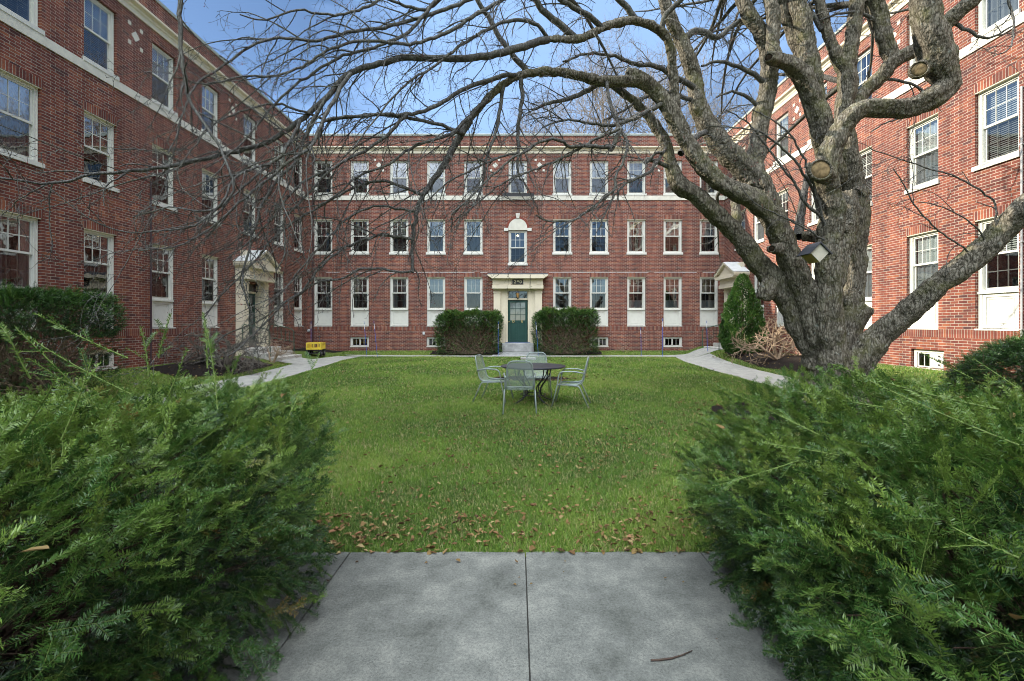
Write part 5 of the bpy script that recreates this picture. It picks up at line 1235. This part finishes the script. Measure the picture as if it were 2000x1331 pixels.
# ================================================================ SNOW STAKES
SB = M_plain('blue_fibreglass', (.03, .09, .42), .4, .5, bs=0); SWH = M_plain('white_reflector', (.7, .72, .75), .3, .5, bs=0)
st_lab = [(607.5, 700, 607.5, 628, 20.9, 'thin blue marker stake standing in front of the yellow cart'), (717, 695, 711, 628, 21.2, 'thin blue marker stake, left of the leaning pair under the left basement window'),
          (737.5, 692, 730, 627, 21.3, 'thin blue marker stake, right of the leaning pair near the left basement window'), (973, 689, 973, 628, 21.6, 'thin blue marker stake at the right end of the left clipped yew'),
          (1052, 680, 1046.5, 629, 21.6, 'thin blue marker stake at the left end of the right clipped yew'), (1252.5, 685, 1251.5, 640, 21.9, 'thin blue marker stake beside the dry stalks, left of a basement window'),
          (1294, 694, 1294, 622, 21.0, 'tall thin blue marker stake at the left edge of the right basement window'), (1382, 688, 1380, 627, 21.4, 'thin blue marker stake near the right corner under the last window')]
for bx, by, tx_, ty_, Y, lab in st_lab:
    x0 = at(bx, 0, Y)[0]; x1 = at(tx_, 0, Y)[0]; z0 = gh(x0, Y); z1 = at(0, ty_, Y)[2]
    e = empty('marker_stake', (x0, Y, z0), label=lab, cat='marker stake', group='blue marker stakes along the path')
    f = .78; m = MB(); m.tube([(0, 0, -.1), ((x1-x0)*f, 0, (z1-z0)*f)], .0095, 6); m.build('rod', SB, e)
    m = MB(); m.tube([((x1-x0)*f, 0, (z1-z0)*f), ((x1-x0)*.92, 0, (z1-z0)*.92)], .011, 6); m.build('reflector_band', SWH, e); m = MB(); m.tube([((x1-x0)*.92, 0, (z1-z0)*.92), (x1-x0, 0, z1-z0)], .0095, 6); m.build('rod_tip', SB, e)
# ================================================================ BIRDHOUSE
bp = Vector(at(1601, 494, 7.0)); bh = empty('birdhouse', bp, R(2), label='small pale birdhouse with dark shingled roof hanging tilted on the old tree', cat='birdhouse')
BW = M_plain('pale_plywood', (.40, .385, .31), .7, .3, var=.1, scale=8); BS = M_plain('ochre_plywood', (.34, .25, .11), .8, .2, var=.2, scale=8)
s_ = .14; d_ = .25
m = MB(); m.prism([(-s_, 0), (0, -s_), (s_, 0), (0, s_)], 0, .012); m.build('front_board', BW, bh); m = MB(); m.prism([(-s_, 0), (0, -s_), (s_, 0), (0, s_)], d_-.012, d_); m.build('back_board', BW, bh)
m = MB(); k = s_*.985; m.quad((-k, .0125, 0), (0, .0125, -k), (0, d_-.0125, -k), (-k, d_-.0125, 0)); m.quad((0, .0125, -k), (k, .0125, 0), (k, d_-.0125, 0), (0, d_-.0125, -k)); m.build('side_board', BS, bh)
m = MB(); a = s_+.03; t_ = .016
for sx in (-1, 1):
    P = [(sx*a, -.028), (0, a-.028+.0), (0, a-.028+t_*1.5), (sx*(a+t_*.7), -.028+t_*.7)]; P = P if sx > 0 else P[::-1]; m.prism([(x, z+.0) for x, z in P], -.03, d_+.03)
m.build('roof', ROOFM, bh); m = MB(); m.tube([(0, .1, s_+.01), (0, .1, s_+.12)], .003, 5); m.build('hanger', IRON, bh)
# ================================================================ SKY, SUN, CAMERA
el, az = 28.0, 75.0                       # sun over the left wing, slightly behind the far block
sd = Vector((-math.sin(R(az))*math.cos(R(el)), math.cos(R(az))*math.cos(R(el)), math.sin(R(el))))
W = bpy.data.worlds.new('World'); S.world = W; W.use_nodes = True; nt = W.node_tree; nt.nodes.clear()
sky = nt.nodes.new('ShaderNodeTexSky'); sky.sky_type = 'NISHITA'; sky.sun_disc = False; sky.sun_elevation = R(el); sky.sun_rotation = math.atan2(sd.x, sd.y); sky.air_density = 1.0; sky.dust_density = .6; sky.ozone_density = 1.6
sky.dust_density = .1; sky.ozone_density = 3.0; sky.air_density = .9
tc = nt.nodes.new('ShaderNodeTexCoord'); mp = nt.nodes.new('ShaderNodeMapping'); mp.inputs['Scale'].default_value = (1, 1, 2.2); mp.inputs['Location'].default_value = (.4, .2, 0); nt.links.new(tc.outputs['Generated'], mp.inputs[0])
nz = nt.nodes.new('ShaderNodeTexNoise'); nz.inputs['Scale'].default_value = 1.9; nz.inputs['Detail'].default_value = 7; nz.inputs['Roughness'].default_value = .55; nt.links.new(mp.outputs[0], nz.inputs['Vector'])
def cloud(direction, gain, p0, p1, top, src, colour):       # cloud thickening towards one part of the sky
    dt = nt.nodes.new('ShaderNodeVectorMath'); dt.operation = 'DOT_PRODUCT'; dt.inputs[1].default_value = Vector(direction).normalized(); nt.links.new(tc.outputs['Generated'], dt.inputs[0])
    ma = nt.nodes.new('ShaderNodeMath'); ma.operation = 'MULTIPLY_ADD'; ma.inputs[1].default_value = gain; nt.links.new(dt.outputs['Value'], ma.inputs[0]); nt.links.new(nz.outputs['Fac'], ma.inputs[2])
    rp = nt.nodes.new('ShaderNodeValToRGB'); rp.color_ramp.elements[0].position = p0; rp.color_ramp.elements[0].color = (0, 0, 0, 1); rp.color_ramp.elements[1].position = p1; rp.color_ramp.elements[1].color = (top, top, top, 1); nt.links.new(ma.outputs[0], rp.inputs[0])
    mx = nt.nodes.new('ShaderNodeMix'); mx.data_type = 'RGBA'; mx.inputs[7].default_value = (*colour, 1); nt.links.new(rp.outputs[0], mx.inputs[0]); nt.links.new(src, mx.inputs[6]); return mx.outputs[2]
SKYS = .06
s1 = cloud((.4, .9, .15), .6, .86, 1.2, .55, sky.outputs[0], (4.2, 6.6, 10.8))      # thin veil low over the far right
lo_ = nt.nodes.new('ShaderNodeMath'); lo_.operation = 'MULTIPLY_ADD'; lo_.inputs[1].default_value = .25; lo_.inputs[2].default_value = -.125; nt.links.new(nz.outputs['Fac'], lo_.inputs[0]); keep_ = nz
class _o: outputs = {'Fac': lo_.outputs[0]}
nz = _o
s2 = cloud((-.1, -.45, .9), 1.0, .64, .95, .95, s1, (45, 47.5, 51))                    # unseen bright cloud, added behind and above the viewer to light the shade
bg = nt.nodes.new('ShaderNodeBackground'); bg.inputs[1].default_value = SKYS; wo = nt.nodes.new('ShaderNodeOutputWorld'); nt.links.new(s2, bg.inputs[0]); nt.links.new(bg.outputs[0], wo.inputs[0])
li = bpy.data.lights.new('sun', 'SUN'); li.energy = 3.9; li.angle = R(.6); li.color = (1, .90, .76); lo = bpy.data.objects.new('sun', li); COL.objects.link(lo); lo.rotation_euler = (-sd).to_track_quat('-Z', 'Y').to_euler(); lo.location = (-20, 10, 20)
cam = bpy.data.cameras.new('camera'); cam.sensor_width = 36; cam.lens = F/2000*36; cam.shift_x = -10/2000; cam.shift_y = -33.5/2000; cam.clip_end = 3000; cam.clip_start = .05
co_ = bpy.data.objects.new('camera', cam); COL.objects.link(co_); co_.location = (0, 0, H); co_.rotation_euler = (R(90), 0, 0); S.camera = co_
S.view_settings.view_transform = 'Standard'; S.view_settings.look = 'None'; S.view_settings.exposure = 1.36; S.view_settings.gamma = 1
S.cycles.max_bounces = 8; S.cycles.transparent_max_bounces = 16; S.cycles.diffuse_bounces = 4
S.cycles.use_denoising = True; S.cycles.denoising_prefilter = 'FAST'; S.cycles.filter_width = 1.0
